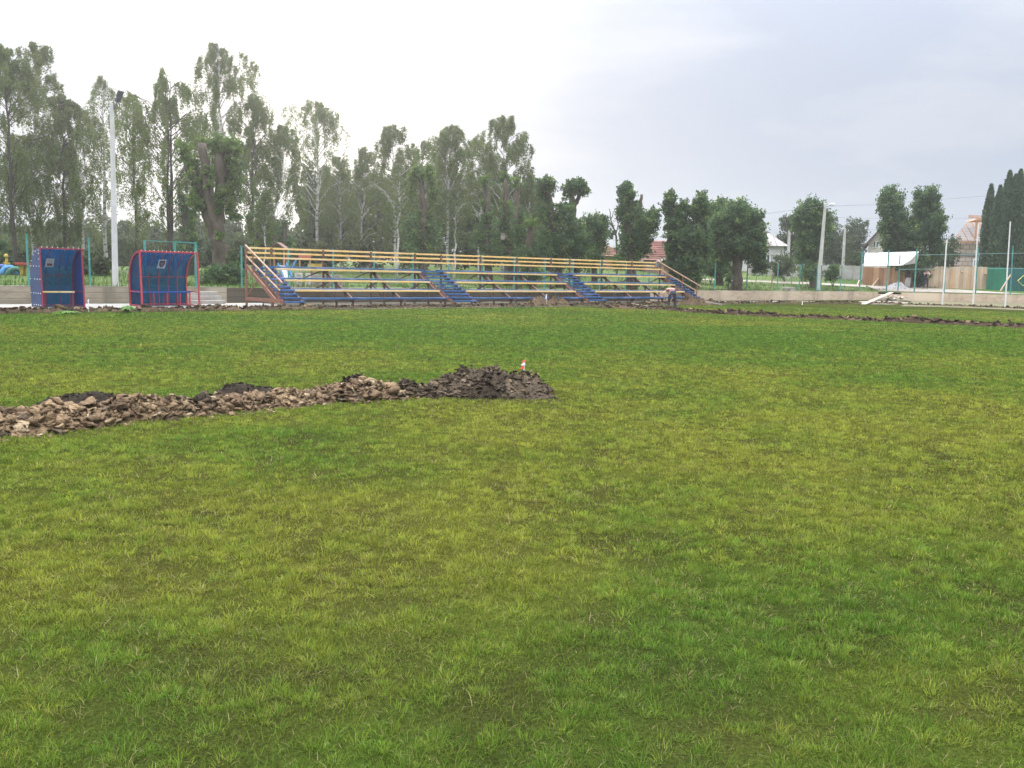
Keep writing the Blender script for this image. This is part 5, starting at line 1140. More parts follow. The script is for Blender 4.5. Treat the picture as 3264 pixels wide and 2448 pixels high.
def hip_roof(mb, x0, x1, y0, y1, z0, z1, inset, mi=0, eave=0.0, courses=0):
    yc = (y0 + y1) / 2; A = [(x0, y0, z0), (x1, y0, z0), (x1, y1, z0), (x0, y1, z0), (x0 + inset, yc, z1), (x1 - inset, yc, z1)]
    mb.add(A, [(0, 1, 5, 4), (1, 2, 5), (2, 3, 4, 5), (3, 0, 4), (3, 2, 1, 0)], mi)
def local_thing(name, label, cat, px, D, rz=0.0, group=None):
    t = thing(name, label, cat, stand(px, D), rz, group); t['local'] = 1; return t
def lz(t, py, D, px=None):                                   # height above the thing's base of an image row
    P = at_depth(1632 if px is None else px, py, D); return float(P[2] - t.location[2])
def lx(t, px, D): return float(at_depth(px, 850, D)[0] - t.location[0])
def tile_rows(t, par, x0, x1, y0, z0, y1, z1, n, mat, inset0=0.0, inset1=0.0):
    mb = MB()
    for k in range(1, n):
        q = k / n; y = y0 + (y1 - y0) * q; z = z0 + (z1 - z0) * q
        mb.beam((x0 + (inset0) * q, y - 0.02, z + 0.03), (x1 - inset1 * q, y - 0.02, z + 0.03), 0.10, 0.05)
    mb.build('tile_courses', mat, par)
def red_house(label, px, D, x0, x1, yr, ye, depth, inset, seed):
    t = local_thing('house', label, 'house', px, D, group='red-roofed houses behind the trees'); a, b = lx(t, x0, D), lx(t, x1, D); ze, zr = lz(t, ye, D, px), lz(t, yr, D, px)
    mb = MB(); mb.box(((a + b) / 2, depth / 2, ze / 2), (b - a - 0.8, depth - 0.8, ze + 0.2)); mb.build('wall', m_redbrick, t)
    mb = MB(); hip_roof(mb, a, b, 0, depth, ze + 0.02, zr, inset); rf = mb.build('roof', m_tile, t)
    tile_rows(t, rf, a, b, 0, ze + 0.02, depth / 2, zr, 11, m_tile, inset, inset); return t
red_house('red-tiled house half hidden left of the shaggy column tree', 1880, 88, 1700, 2010, 757, 815, 6.0, 3.4, 1)
h2 = red_house('red-tiled house between the column tree and the three-columned tree', 2115, 84, 2058, 2178, 764, 830, 5.0, 0.35, 2)
t = local_thing('shed', 'red brick shed with a flat dark roof edge by the right end of the bleachers', 'shed', 2145, 74); a, b = lx(t, 2117, 74), lx(t, 2186, 74); zt_ = lz(t, 832, 74, 2145)
mb = MB(); mb.box(((a + b) / 2, 1.5, zt_ / 2), (b - a, 3.0, zt_)); mb.build('wall', m_redbrick, t)
mb = MB(); mb.prism([(a - 0.25, -0.2, zt_ - 0.05), (b + 0.2, -0.2, zt_ - 0.05), (b + 0.1, -0.2, zt_ + 0.2), (a + 0.1, -0.2, zt_ + 0.2)], (0, 3.4, 0)); mb.build('roof', pm('shed_roof', (0.16, 0.11, 0.10), (0.12, 0.09, 0.08), rough=0.9), t)
t = local_thing('parasol', 'beige parasol open before the red-tiled house', 'parasol', 2158, 78); zt_ = lz(t, 798, 78, 2158); mb = MB(); mb.tube([(0, 0, 0), (0, 0, zt_)], 0.04, n=6); mb.build('pole', m_white, t)
mb = MB(); ring = [(math.cos(k * math.pi / 4) * 0.95, math.sin(k * math.pi / 4) * 0.95, zt_ - 0.34) for k in range(8)]; mb.add(ring + [(0, 0, zt_ + 0.03)] + [(0, 0, zt_ - 0.02)], [(k, (k + 1) % 8, 8) for k in range(8)] + [((k + 1) % 8, k, 9) for k in range(8)]); mb.build('canopy', pm('beige_canvas', (0.62, 0.56, 0.47), rough=0.9), t)

# grey-roofed house
D = 100; t = local_thing('house', 'whitish two-storey house with a pale grey hipped roof behind the thick-trunked tree', 'house', 2430, D); a, b = lx(t, 2340, D), lx(t, 2512, D); ze, zr = lz(t, 783, D, 2440), lz(t, 717, D, 2440)
mb = MB(); mb.box(((a + b) / 2, 3.5, ze / 2), (b - a - 0.9, 6.2, ze)); mb.build('wall', m_whitewall, t)
mb = MB(); hip_roof(mb, a, b, 0, 7, ze + 0.01, zr, 2.7); rf = mb.build('roof', m_slate, t)
mb = MB()
for k in range(7): x = a + 0.5 + (b - a - 1.0) * k / 6; q = min(1, min(x - a, b - x) / 2.7); mb.beam((x, 0.02, ze + 0.06), (x, 3.5 * q, ze + 0.06 + (zr - ze) * q), 0.06, 0.05)
mb.build('roof_seams', pm('rusty_seam', (0.27, 0.19, 0.155), rough=0.85), rf)
dx = lx(t, 2432, D); mb = MB(); mb.box((dx - 0.35, 0.9, lz(t, 758, D, 2432)), (1.2, 1.8, 0.95)); mb.build('dormer_wall', m_whitewall, t); mb = MB(); mb.prism([(dx - 1.2, -0.3, lz(t, 742, D, 2432)), (dx + 0.55, -0.3, lz(t, 742, D, 2432)), (dx + 0.4, -0.3, lz(t, 739, D, 2432)), (dx - 1.2, -0.3, lz(t, 728, D, 2432))], (0, 2.4, 0)); mb.build('dormer_roof', m_slate, t)
def window(t, x0, x1, z0, z1, y, mull=1, frame=m_frame, fw=0.07):
    mb = MB()
    mb.box(((x0 + x1) / 2, y - 0.02, z0), (x1 - x0, 0.09, fw)); mb.box(((x0 + x1) / 2, y - 0.02, z1), (x1 - x0, 0.09, fw))
    for k in range(mull + 2): mb.box((x0 + (x1 - x0) * k / (mull + 1), y - 0.025, (z0 + z1) / 2), (fw, 0.09, z1 - z0 + fw))
    f_ = mb.build('window', frame, t); mb = MB(); mb.box(((x0 + x1) / 2, y + 0.01, (z0 + z1) / 2), (x1 - x0 - 0.01, 0.05, z1 - z0)); mb.build('pane', m_pane, f_)
window(t, lx(t, 2426, D), lx(t, 2455, D), lz(t, 842, D, 2440), lz(t, 814, D, 2440), 0.40, 2)
mb = MB(); mb.box(((a + b) / 2, 0.37, lz(t, 812, D, 2440)), (b - a - 0.9, 0.08, 0.07)); mb.build('string_course', m_slate, t)
# white brick gable
D = 104; t = local_thing('house', 'white brick house with a dark-edged gable left of the big twin tree', 'house', 2835, D, rz=-0.36); a, b = lx(t, 2768, D), lx(t, 2905, D); c_ = (a + b) / 2; ze, zr = lz(t, 775, D, 2835), lz(t, 692, D, 2835)
mb = MB(); mb.prism([(a, 0, -0.2), (b, 0, -0.2), (b, 0, ze), (c_, 0, zr), (a, 0, ze)], (0, 8, 0)); mb.build('wall', m_whitebrick, t)
sl = (zr - ze) / (c_ - a); ov = 0.55; mb = MB()
for sg, e in ((1, a), (-1, b)):
    x0 = e - sg * ov; z0 = ze - sl * ov; mb.prism([(x0, -0.7, z0), (c_, -0.7, zr + 0.02), (c_, -0.7, zr + 0.32), (x0 - sg * 0.05, -0.7, z0 + 0.22)], (0, 9, 0))
mb.build('roof', m_darkfr, t); x0 = lx(t, 2783, D); x1 = lx(t, 2797, D); m0 = (x0 + x1) / 2; z0, z1 = lz(t, 788, D, 2790), lz(t, 769, D, 2790)
window(t, x0, m0 - 0.05, z0, z1, -0.02, 0, m_frame, 0.05); window(t, m0 + 0.05, x1, z0, z1, -0.02, 0, m_frame, 0.05)
# unfinished house
D = 101; t = local_thing('house', 'unfinished block house with bare orange roof laths beside the thujas', 'house', 3090, D, rz=-0.15); a, b = lx(t, 3048, D), lx(t, 3200, D); ze = lz(t, 766, D, 3060); zr = lz(t, 700, D, 3120); y1_ = 4.0
zband = lz(t, 812, D, 3060)
mb = MB(); mb.box(((a + b) / 2, 3.5, zband / 2 - 0.1), (b - a, 7, zband - 0.14)); mb.build('wall', m_blocks, t); mb = MB(); mb.box(((a + b) / 2, 3.5, zband + 0.02), (b - a + 0.06, 7.06, 0.22)); mb.build('concrete_band', pm('raw_concrete', (0.24, 0.225, 0.21), rough=0.9), t)
mb = MB(); mb.box(((a + b) / 2, 3.5, (zband + 0.14 + ze) / 2), (b - a, 7, ze - zband - 0.16)); mb.build('upper_wall', m_blocks, t)
xl = lx(t, 3030, D); rise = (lz(t, 722, D, 3100) - lz(t, 768, D, 3030)) ; xa = lx(t, 3105, D)
mb = MB()
for k in range(13):
    q = k / 12; z = ze + 0.05 + (zr - ze) * q; y = -0.6 + 4.2 * q; xs_ = xl + (xa - xl) * q; mb.beam((xs_, y, z), (b + 0.5 - 0.0 * q, y, z), 0.16, 0.06)
rf = mb.build('roof_laths', m_lath, t)
mb = MB()
for k in range(8):
    x = xl + 0.1 + (b - xl) * k / 8; q0 = max(0, (xa - x) / (xa - xl)) ; qq = 1.0 if x > xa else (x - xl) / (xa - xl); mb.beam((x, -0.6, ze - 0.03), (x, -0.6 + 4.2 * qq, ze - 0.03 + (zr - ze) * qq), 0.06, 0.12)
mb.build('rafters', m_newwood, t)
mb = MB(); mb.box(((xl + b) / 2, -0.62, ze - 0.14), (b - xl, 0.06, 0.2)); mb.build('fascia', m_newwood, t)
px_ = lx(t, 3094, D); mb = MB(); z0 = lz(t, 762, D, 3101); z1 = lz(t, 705, D, 3101)
for dx_ in (0, 0.75): mb.box((px_ + dx_, -0.72, (z0 + z1) / 2), (0.22, 0.16, z1 - z0))
mb.prism([(px_ - 0.4, -0.85, z1), (px_ + 1.15, -0.85, z1), (px_ + 1.0, -0.85, z1 + 0.16), (px_ + 0.38, -0.85, z1 + 0.34), (px_ - 0.25, -0.85, z1 + 0.12)], (0, 2.5, 0))
for k in range(4): mb.beam((px_ - 0.9 + 0.1 * k, -0.8 + 0.3 * k, z1 + 0.32 + 0.1 * k), (px_ + 1.2, -0.8 + 0.3 * k, z1 + 0.14 + 0.14 * k), 0.08, 0.06)
mb.build('dormer_frame', m_newwood, t)
window(t, lx(t, 3101, D), lx(t, 3127, D), lz(t, 849, D, 3110), lz(t, 827, D, 3110), -0.03, 0, m_frame, 0.12)

# ---- fences behind the road
m_panel = pm('fence_concrete', (0.40, 0.385, 0.36), (0.30, 0.285, 0.26), scale=1.2, rough=0.92, c3=(0.25, 0.25, 0.18), scale3=0.5, stretch=(1, 1, 2))
def panel_fence():
    A = stand(2385, 92); B = stand(2762, 90); t = thing('panel_fence', 'pale concrete panel fence behind the grass verge', 'fence', A); n = 9
    for k in range(n):
        p = A + (B - A) * k / n; q = A + (B - A) * (k + 0.985) / n; xm = 2385 + 377 * (k + 0.5) / n; zt_ = at_depth(xm, 841 + 8 * k / n, 91)[2]; mb = MB(); z0 = min(p[2], q[2]) - 0.3
        mb.hexa([(p[0], p[1] - .05, z0), (q[0], q[1] - .05, z0), (q[0], q[1] + .05, z0), (p[0], p[1] + .05, z0), (p[0], p[1] - .05, zt_), (q[0], q[1] - .05, zt_), (q[0], q[1] + .05, zt_), (p[0], p[1] + .05, zt_)]); mb.build('panel', m_panel, t)
        mb = MB(); mb.box((p[0], p[1] - 0.1, (z0 + zt_) / 2 + 0.03), (0.16, 0.12, zt_ - z0)); mb.build('post', m_panel, t)
panel_fence()
def board_mat(name, c1, c2, c3): return pm(name, c1, c2, scale=1.1, rough=0.85, stretch=(3.5, 3.5, 0.35), c3=c3, scale3=0.7, detail=4)
m_orange = board_mat('orange_boards', (0.58, 0.33, 0.18), (0.48, 0.27, 0.15), (0.60, 0.38, 0.22))
m_old = board_mat('weathered_boards', (0.42, 0.31, 0.21), (0.33, 0.24, 0.165), (0.46, 0.33, 0.22))
m_green = board_mat('green_boards', (0.020, 0.17, 0.095), (0.018, 0.13, 0.08), (0.024, 0.20, 0.12))
m_greenblue = board_mat('teal_boards', (0.015, 0.105, 0.095), (0.014, 0.085, 0.08), (0.018, 0.12, 0.10))
def boards(label, pxa, Da, pxb, Db, ya, yb, mat, width, seed, jag=0.03, group='board fences along the road'):
    r = np.random.default_rng(seed); A = stand(pxa, Da); B = stand(pxb, Db); t = thing('board_fence', label, 'fence', A, group=group); Lf = np.linalg.norm((B - A)[:2]); n = int(Lf / width); mats = mat if isinstance(mat, list) else [mat]; mb = MB()
    ra = at_depth(pxa, ya, Da)[2]; rb_ = at_depth(pxb, yb, Db)[2]; d = (B - A) / n
    for k in range(n):
        p = A + d * k; q = A + d * (k + 0.965); zt_ = ra + (rb_ - ra) * k / n + jag * r.standard_normal(); z0 = min(p[2], q[2]) - 0.1 + 0.04 * r.random(); o = 0.012 * r.standard_normal()
        mb.hexa([(p[0], p[1] + o, z0), (q[0], q[1] + o, z0), (q[0], q[1] + .03 + o, z0), (p[0], p[1] + .03 + o, z0), (p[0], p[1] + o, zt_), (q[0], q[1] + o, zt_), (q[0], q[1] + .03 + o, zt_), (p[0], p[1] + .03 + o, zt_)], r.integers(len(mats)))
    mb.build('boards', mats, t); mb = MB()
    for z in (0.25, 0.75): mb.beam(A + np.array([0, 0.07, (ra - A[2]) * z]), B + np.array([0, 0.07, (rb_ - B[2]) * z]), 0.05, 0.09)
    mb.build('rails', m_old, t); return t
m_orange2 = board_mat('orange_boards_dark', (0.40, 0.20, 0.10), (0.31, 0.165, 0.09), (0.44, 0.24, 0.13)); m_old2 = board_mat('weathered_boards_light', (0.52, 0.38, 0.26), (0.42, 0.30, 0.20), (0.54, 0.42, 0.30))
m_old3 = board_mat('weathered_boards_orange', (0.54, 0.34, 0.20), (0.44, 0.28, 0.17), (0.50, 0.36, 0.23))
boards('orange board fence under the white tarpaulin', 2749, 84.5, 2885, 83, 852, 852, [m_orange, m_orange, m_orange2], 0.22, 1)
boards('weathered plank fence behind the walking man', 2887, 83.2, 3144, 84, 852, 850, [m_old, m_old2, m_old2, m_old3, m_old], 0.20, 2)
g = boards('bright green part of the board fence at the right', 3145, 83.6, 3207, 82.8, 851, 853, m_green, 0.25, 3, 0.01)
g = boards('dark teal part of the board fence with a yellow diamond', 3208, 82.7, 3330, 81.5, 853, 854, m_greenblue, 0.25, 4, 0.01)
m_yelline = pm('yellow_line', (0.62, 0.56, 0.14), (0.52, 0.48, 0.13), rough=0.7)
D_ = 82.0; pts = [(3244, 895), (3263, 878), (3285, 894), (3261, 911)]; mb = MB()
for i in range(4): mb.beam(at_depth(*pts[i], D_), at_depth(*pts[(i + 1) % 4], D_), 0.03, 0.085, up=(0, -1, 0))
mb.build('diamond', m_yelline, g)
def prop(label, a, b, Da, Db): mb = MB(); p = on_terrain(*a); q = at_depth(*b, Db); mb.beam((p[0], p[1], p[2] - 0.05), q, 0.09, 0.09); tag(mb.build('fence_prop', m_lath), label, 'prop', 'slanting props against the board fences')
prop('slanting timber prop against the orange boards', (2780, 911), (2801, 888), 83, 83.9)
prop('slanting timber prop at the left end of the orange boards', (2732, 908), (2740, 893), 84, 84.2)
prop('slanting timber prop on the middle of the weathered planks', (3042, 912), (3068, 865), 82.5, 83.6)
prop('slanting timber prop at the right end of the weathered planks', (3112, 912), (3143, 871), 82.4, 83.6)
prop('pale slanting prop crossing the green boards', (3188, 927), (3222, 875), 80.5, 82.4)

# ---- white tarpaulin hung from posts
m_tarp = pm('white_tarpaulin', (0.47, 0.455, 0.42), (0.40, 0.385, 0.355), scale=1.2, rough=0.7, stretch=(1, 1, 3))
t = thing('tarpaulin', 'white tarpaulin stretched over the road between teal posts', 'tarpaulin', at_depth(2757, 848, 76.5))
tl, tr_, br_, bl_ = at_depth(2757, 807, 77.4), at_depth(2929, 802, 77.4), at_depth(2876, 846, 75.6), at_depth(2755, 848, 75.6); fr = at_depth(2922, 839, 78.0)
def cloth(c00, c10, c11, c01, n, sag, seed, th=0.012):
    k = np.linspace(0, 1, n); mb = MB(); vs = []
    for b_ in k:
        for a_ in k:
            p = (c00 * (1 - a_) + c10 * a_) * (1 - b_) + (c01 * (1 - a_) + c11 * a_) * b_; w_ = 0.06 * math.sin(a_ * 9 + seed) * math.sin(b_ * 3.1) + 0.02 * math.sin(a_ * 23 + b_ * 4)
            vs.append(p + np.array([0, w_ * 1.0, -sag * math.sin(math.pi * b_) + w_ * 0.3]))
    m_ = n * n; vs2 = [v + np.array([0, th, th]) for v in vs]; fs = [(j * n + i, j * n + i + 1, (j + 1) * n + i + 1, (j + 1) * n + i) for j in range(n - 1) for i in range(n - 1)]
    mb.add(vs + vs2, fs + [tuple(m_ + q for q in f_[::-1]) for f_ in fs]); return mb
cloth(tl, tr_, br_, bl_, 14, 0.10, 1).build('front_sheet', m_tarp, t, smooth=True)
cloth(tr_, tr_ + (fr - tr_) * 0.02, fr, br_, 8, 0.02, 2).build('end_flap', m_tarp, t, smooth=True)
# ---- grey gravel pile
def cone_pile(label, pxs, ytop, D, mat, name='gravel_pile', hgt=None):
    r = np.random.default_rng(3); a = stand(pxs[0], D); b = stand(pxs[1], D); c_ = (a + b) / 2; R_ = (b - a)[0] / 2; h = at_depth((pxs[0] + pxs[1]) / 2, ytop, D)[2] - c_[2]; vs = []; n = 28; m_ = 10
    for i in range(m_ + 1):
        for k in range(n): q = i / m_; ang_ = 2 * math.pi * k / n; x = c_[0] + math.cos(ang_) * R_ * q; y = c_[1] + math.sin(ang_) * R_ * 0.8 * q; vs.append((x, y, float(terrain(x, y)) - 0.03 + h * (1 - q ** 1.1) * (0.85 + 0.3 * vnoise(x, y, 0.5, 3)) + 0.04 * r.standard_normal() * (q < 0.95)))
    mb = MB(); mb.add(vs, [(i * n + k, i * n + (k + 1) % n, (i + 1) * n + (k + 1) % n, (i + 1) * n + k) for i in range(m_) for k in range(n)]); tag(mb.build(name, mat), label, 'gravel pile')
cone_pile('grey gravel pile in front of the orange board fence', (2822, 2902), 896, 79.5, m_gravel)
# low block pile with a stake and thin stakes in the grass
m_oldst = pm('grey_stake', (0.16, 0.15, 0.11), rough=0.9)
t = thing('block_pile', 'small pile of old concrete blocks with a stick on it near the wall', 'blocks', stand(2512, 68)); p = np.array(t.location)
for k, (dx_, dz_, w_) in enumerate(((-0.25, 0.06, 0.5), (0.3, 0.06, 0.45), (0.02, 0.20, 0.85))): mb = MB(); mb.box(p + np.array([dx_, 0, dz_]), (w_, 0.4, 0.12)); mb.build('block', m_step, t, bevel=0.015)
p1 = at_depth(2521, 917, 68.3); mb = MB(); mb.tube([p1, at_depth(2525, 876, 68.3)], 0.03, n=5); mb.build('stick', m_oldst, t)
for k, (a, b, lab) in enumerate(((( 2405, 920), (2413, 878), 'thin stake in the grass right of the thick-trunked tree'), ((2458, 919), (2464, 870), 'dark stake between the thick-trunked tree and the block pile'), ((2556, 925), (2560, 880), 'thin stake in the grass left of the leaning lamp post'), ((2299, 908), (2302, 875), 'short stake by the small metal goal'), ((2247, 908), (2250, 872), 'thin stake left of the small metal goal'))):
    p = on_terrain(*a); q = at_depth(*b, p[1]); mb = MB(); mb.tube([p - np.array([0, 0, 0.1]), q], 0.03 if k != 1 else 0.05, n=5); tag(mb.build('stake', m_oldst), lab, 'stake', 'stakes in the grass bank')
t = thing('goal_frame', 'small pale metal goal frame in the grass behind the wall', 'goal', stand(2290, 74)); mb = MB(); P0, P1 = at_depth(2284, 848, 74), at_depth(2308, 846, 74); P2 = at_depth(2285, 893, 74); P3 = at_depth(2306, 876, 77)
for a, b in ((P0, P1), (P0, P2), (P1, P3)): mb.beam(a, b, 0.06, 0.06)
mb.build('frame', m_paleRail, t); mb = MB(); mb.box((P0[0] + 0.03, P0[1] - .05, P0[2] - 0.06), (0.16, 0.1, 0.2)); mb.build('board', m_lath, t)

# ---------------------------------------------------------------- playground seen past the dugouts and through the rails
def paint(n, c): return pm(n, c, tuple(x * 0.75 for x in c), scale=6, rough=0.55)
m_pb, m_plb, m_pg, m_pr, m_py, m_pp = paint('play_blue', (0.04, 0.085, 0.24)), paint('play_lightblue', (0.05, 0.19, 0.36)), paint('play_green', (0.022, 0.11, 0.07)), paint('play_red', (0.34, 0.05, 0.03)), paint('play_yellow', (0.45, 0.30, 0.05)), paint('play_pink', (0.45, 0.13, 0.10))
def tyre(label, px, py, D, R_, mat, rz):
    t0 = on_terrain(px, py); mb = MB(); pts = [(t0[0] + math.cos(rz) * math.cos(a) * R_, t0[1] + math.sin(rz) * math.cos(a) * R_, t0[2] + math.sin(a) * R_ * 1.1 - 0.03) for a in np.linspace(0, math.pi, 11)]
    mb.tube(pts, 0.13, n=8); tag(mb.build('half_tyre', mat, smooth=True), label, 'tyre', 'painted half tyres in the playground')
tyre('dark blue half tyre dug in at the left edge', 6, 876, 50, 0.42, m_pb, 0.4); tyre('light blue half tyre between the dark blue and green ones', 30, 877, 50, 0.40, m_plb, 1.0); tyre('green half tyre beside the little red-topped table', 49, 878, 50, 0.34, m_pg, 0.7)
t = thing('play_table', 'little table with a red top and yellow legs by the painted tyres', 'table', on_terrain(74, 880)); p = np.array(t.location); mb = MB(); mb.beam(p + np.array([-0.3, 0, 0.62]), p + np.array([0.52, 0.05, 0.60]), 0.5, 0.10); mb.build('top', m_pr, t)
for k, dx_ in enumerate((-0.1, 0.34)):
    mb = MB(); mb.prism([p + np.array(q) for q in ((dx_ - 0.16, -0.04, 0.56), (dx_ + 0.2, -0.04, 0.56), (dx_ + 0.13, -0.04, 0.33), (dx_ + 0.10, -0.04, 0.0), (dx_ - 0.03, -0.04, 0.0), (dx_ - 0.05, -0.04, 0.33))], (0, 0.3, 0)); mb.build('leg', m_py, t)
t = thing('play_spring_toy', 'small yellow spring toy standing behind the painted tyres', 'spring toy', on_terrain(21, 868)); p = np.array(t.location); mb = MB(); mb.tube([p, p + np.array([0, 0, 0.5]), p + np.array([0.04, 0, 0.8])], [0.05, 0.09, 0.07], n=6); mb.ball(p + np.array([0.0, 0, 0.92]), 0.13); mb.beam(p + np.array([-0.15, 0, 0.55]), p + np.array([0.2, 0, 0.5]), 0.1, 0.08); mb.build('body', m_py, t)
# playhouse with slide
D = 52; t = local_thing('playhouse', 'wooden playhouse with a brown gable roof and blue slide behind the bleachers', 'playhouse', 890, D); zt_ = lz(t, 776, D, 890); ze = lz(t, 793, D, 890); zf = lz(t, 850, D, 890); m_pwood = pm('play_timber', (0.42, 0.25, 0.12), (0.30, 0.18, 0.09), scale=5, rough=0.8)
mb = MB()
for x in (-0.36, 0.36):
    for y in (-0.36, 0.36): mb.box((x, y, ze / 2), (0.08, 0.08, ze))
mb.build('posts', m_pwood, t); mb = MB(); mb.prism([(-0.5, -0.5, ze - 0.06), (0, -0.5, zt_), (0, -0.5, zt_ + 0.06), (-0.56, -0.5, ze - 0.03)], (0, 1.0, 0)); mb.prism([(0.5, -0.5, ze - 0.06), (0.56, -0.5, ze - 0.03), (0, -0.5, zt_ + 0.06), (0, -0.5, zt_)], (0, 1.0, 0)); mb.build('roof', pm('play_roof', (0.20, 0.12, 0.09), (0.15, 0.09, 0.07), rough=0.85), t)
mb = MB(); mb.box((0, 0, zf), (0.8, 0.8, 0.06)); mb.build('floor', m_pwood, t); mb = MB(); mb.box((-0.2, -0.4, zf * 0.5), (0.3, 0.04, zf * 0.9)); mb.build('climbing_panel', m_pp, t)
mb = MB(); mb.beam((0.25, -0.45, zf + 0.05), (0.75, -1.1, 0.15), 0.42, 0.05); mb.build('slide_bed', pm('slide_grey', (0.38, 0.42, 0.48), rough=0.4), t); mb = MB()
for o in (-0.23, 0.23): mb.beam((0.25 + o, -0.45, zf + 0.16), (0.75 + o, -1.1, 0.24), 0.04, 0.2)
mb.build('slide_sides', m_plb, t)
D = 54; t = local_thing('play_hut', 'small play hut with a pink panel behind the bleachers', 'playhouse', 972, D); z0, z1 = lz(t, 822, D, 972), lz(t, 808, D, 972); mb = MB()
for x in (-0.3, 0.3): mb.box((x, 0, z1 / 2), (0.07, 0.07, z1))
mb.build('posts', m_pwood, t); mb = MB(); mb.prism([(-0.4, -0.06, z1), (0.4, -0.06, z1), (0.32, -0.06, z0 - .04), (-0.32, -0.06, z0 - .04)], (0, 0.03, 0)); mb.build('panel', m_pp, t)
mb = MB(); mb.beam((-0.5, 0, lz(t, 828, D, 955)), (-0.95, -0.2, 0.2), 0.3, 0.06); mb.build('slide', m_plb, t)
D = 53; t = local_thing('garden_bench', 'yellow slatted bench seen through the bleachers', 'bench', 1010, D); zb = lz(t, 848, D, 1010); mb = MB()
for k in range(3): mb.box((0, 0.1 - 0.0 * k, zb + 0.06 * k - 0.02), (0.72, 0.03, 0.045))
mb.build('backrest', m_py, t); mb = MB(); mb.box((0, -0.1, zb - 0.28), (0.72, 0.3, 0.04)); mb.build('seat', m_py, t)
for x in (-0.3, 0.3): mb = MB(); mb.box((x, 0, (zb - .3) / 2), (0.05, 0.3, zb - 0.3)); mb.build('leg', m_pwood, t)
m_wbrick = pm('white_lumps', (0.58, 0.55, 0.50), (0.40, 0.37, 0.33), scale=6, rough=0.9)
def stack(label, px, D, w_, h, dep, mat, n, seed, name, cat):
    r = np.random.default_rng(seed); t = thing(name, label, cat, stand(px, D)); p = np.array(t.location); rows_ = n
    mb = MB()
    for j in range(rows_):
        m_ = 4
        for i in range(m_): mb.box(p + np.array([-w_ / 2 + w_ * (i + 0.5) / m_ + 0.02 * r.standard_normal(), 0.03 * r.standard_normal(), h * (j + 0.5) / rows_]), (w_ / m_ * 0.94, dep, h / rows_ * 0.9), 0.06 * r.standard_normal())
    mb.build('blocks' if cat == 'bricks' else 'boards', mat, t)
stack('stack of white bricks left under the bleachers', 952, 44.6, 0.28, 0.62, 0.4, m_wbrick, 7, 1, 'brick_stack', 'bricks'); stack('narrow stack of white bricks right of the first under the bleachers', 982, 44.8, 0.16, 0.62, 0.35, m_wbrick, 7, 2, 'brick_stack', 'bricks')
stack('stack of grey weathered boards behind the bleachers', 1040, 45.6, 1.5, 0.55, 0.7, pm('grey_boards', (0.30, 0.27, 0.23), (0.16, 0.14, 0.12), scale=3, rough=0.9), 5, 3, 'timber_stack', 'timber')
# bird box
D = 55.2; p = at_depth(1603, 763, D); t = thing('bird_box', 'small wooden bird box on a pollard stump behind the rails', 'bird box', p); mb = MB(); mb.box(p + np.array([0, 0, 0.17]), (0.26, 0.2, 0.36)); mb.build('body', pm('bird_box_wood', (0.28, 0.25, 0.21), (0.20, 0.18, 0.15), scale=8, rough=0.9), t); mb = MB(); mb.box(p + np.array([0, -0.02, 0.37]), (0.34, 0.28, 0.035)); mb.build('lid', m_oldst, t); mb = MB(); mb.tube([p + np.array([0, -0.101, 0.24]), p + np.array([0, -0.108, 0.24])], 0.03, n=8); mb.build('entrance_hole', m_ink, t)
# ---------------------------------------------------------------- small markers, weeds, loose bits on the pitch
m_tape = pm('tape_white', (0.80, 0.79, 0.77), rough=0.6); m_taper = pm('tape_red', (0.75, 0.10, 0.06), rough=0.6)
def flag(label, px, py, hgt, D=None, z=0.0, red=True, sc_=1.0):
    p = on_plane(px, py) if D is None else at_depth(px, py, D); t = thing('marker_flag', label, 'marker flag', p); mb = MB(); mb.tube([p - np.array([0, 0, 0.15]), p + np.array([0, 0, hgt])], 0.008 * sc_, n=6); mb.build('stick', m_white, t)
    ring = lambda a, b: [p + np.array(q) * np.array([sc_, sc_, 1]) for q in ((0.0, -0.01, hgt * b), (-0.030, -0.012, hgt * (b * 0.8 + a * 0.2)), (-0.058, -0.014, hgt * (a + (b - a) * 0.1)), (-0.040, -0.014, hgt * a), (0.0, -0.01, hgt * (a + 0.02)))]
    mb = MB(); mb.prism(ring(0.22, 0.52), (0, 0.004, 0), 1); mb.prism([q + np.array([0.014, 0, 0]) for q in ring(0.52, 0.80)], (0, 0.004, 0), 0); mb.prism([q + np.array([0.020, 0, 0]) for q in ring(0.80, 1.02)], (0, 0.004, 0), 1 if red else 0); mb.build('tape', [m_tape, m_taper if red else m_tape], t)
flag('little white and red tape flag stuck in the dark mound', 1670, 1184, 0.155, D=12.35)
flag('white taped stake in the mound before the bleachers', 1742, 958, 0.30, D=43.5, red=False, sc_=1.3)
flag('white taped stake before the tan wall', 2558, 974, 0.28, D=56.6, red=False, sc_=1.4)
flag('pale stake stuck in the earth bank between the dugouts', 283, 994, 0.40, D=29.6, red=False, sc_=0.9)
m_weed = leaf_mat('weed_leaves', [(0, (0.07, 0.15, 0.03)), (1, (0.13, 0.25, 0.055))], trans=0.45)
def weed(label, px, py, w_, h, n, seed):
    r = np.random.default_rng(seed); p = on_plane(px, py); vs = []
    for k in range(n):
        a = r.random() * 6.28; l = w_ * (0.5 + 0.5 * r.random()); up = h * (0.6 + 0.6 * r.random()); o = np.array([math.cos(a), math.sin(a), 0]); s_ = np.array([-o[1], o[0], 0]) * 0.05; q = p + o * l * 0.5 + np.array([0, 0, up]); e = p + o * l + np.array([0, 0, up * 0.55]); vs += [p, q - s_, e, q + s_]
    tag(put('weed', np_mesh('weed', np.array(vs), quads=np.arange(len(vs)).reshape(-1, 4), mats=[m_weed], face_val=r.random(n))), label, 'weed', 'leafy weeds along the edge of the pitch')
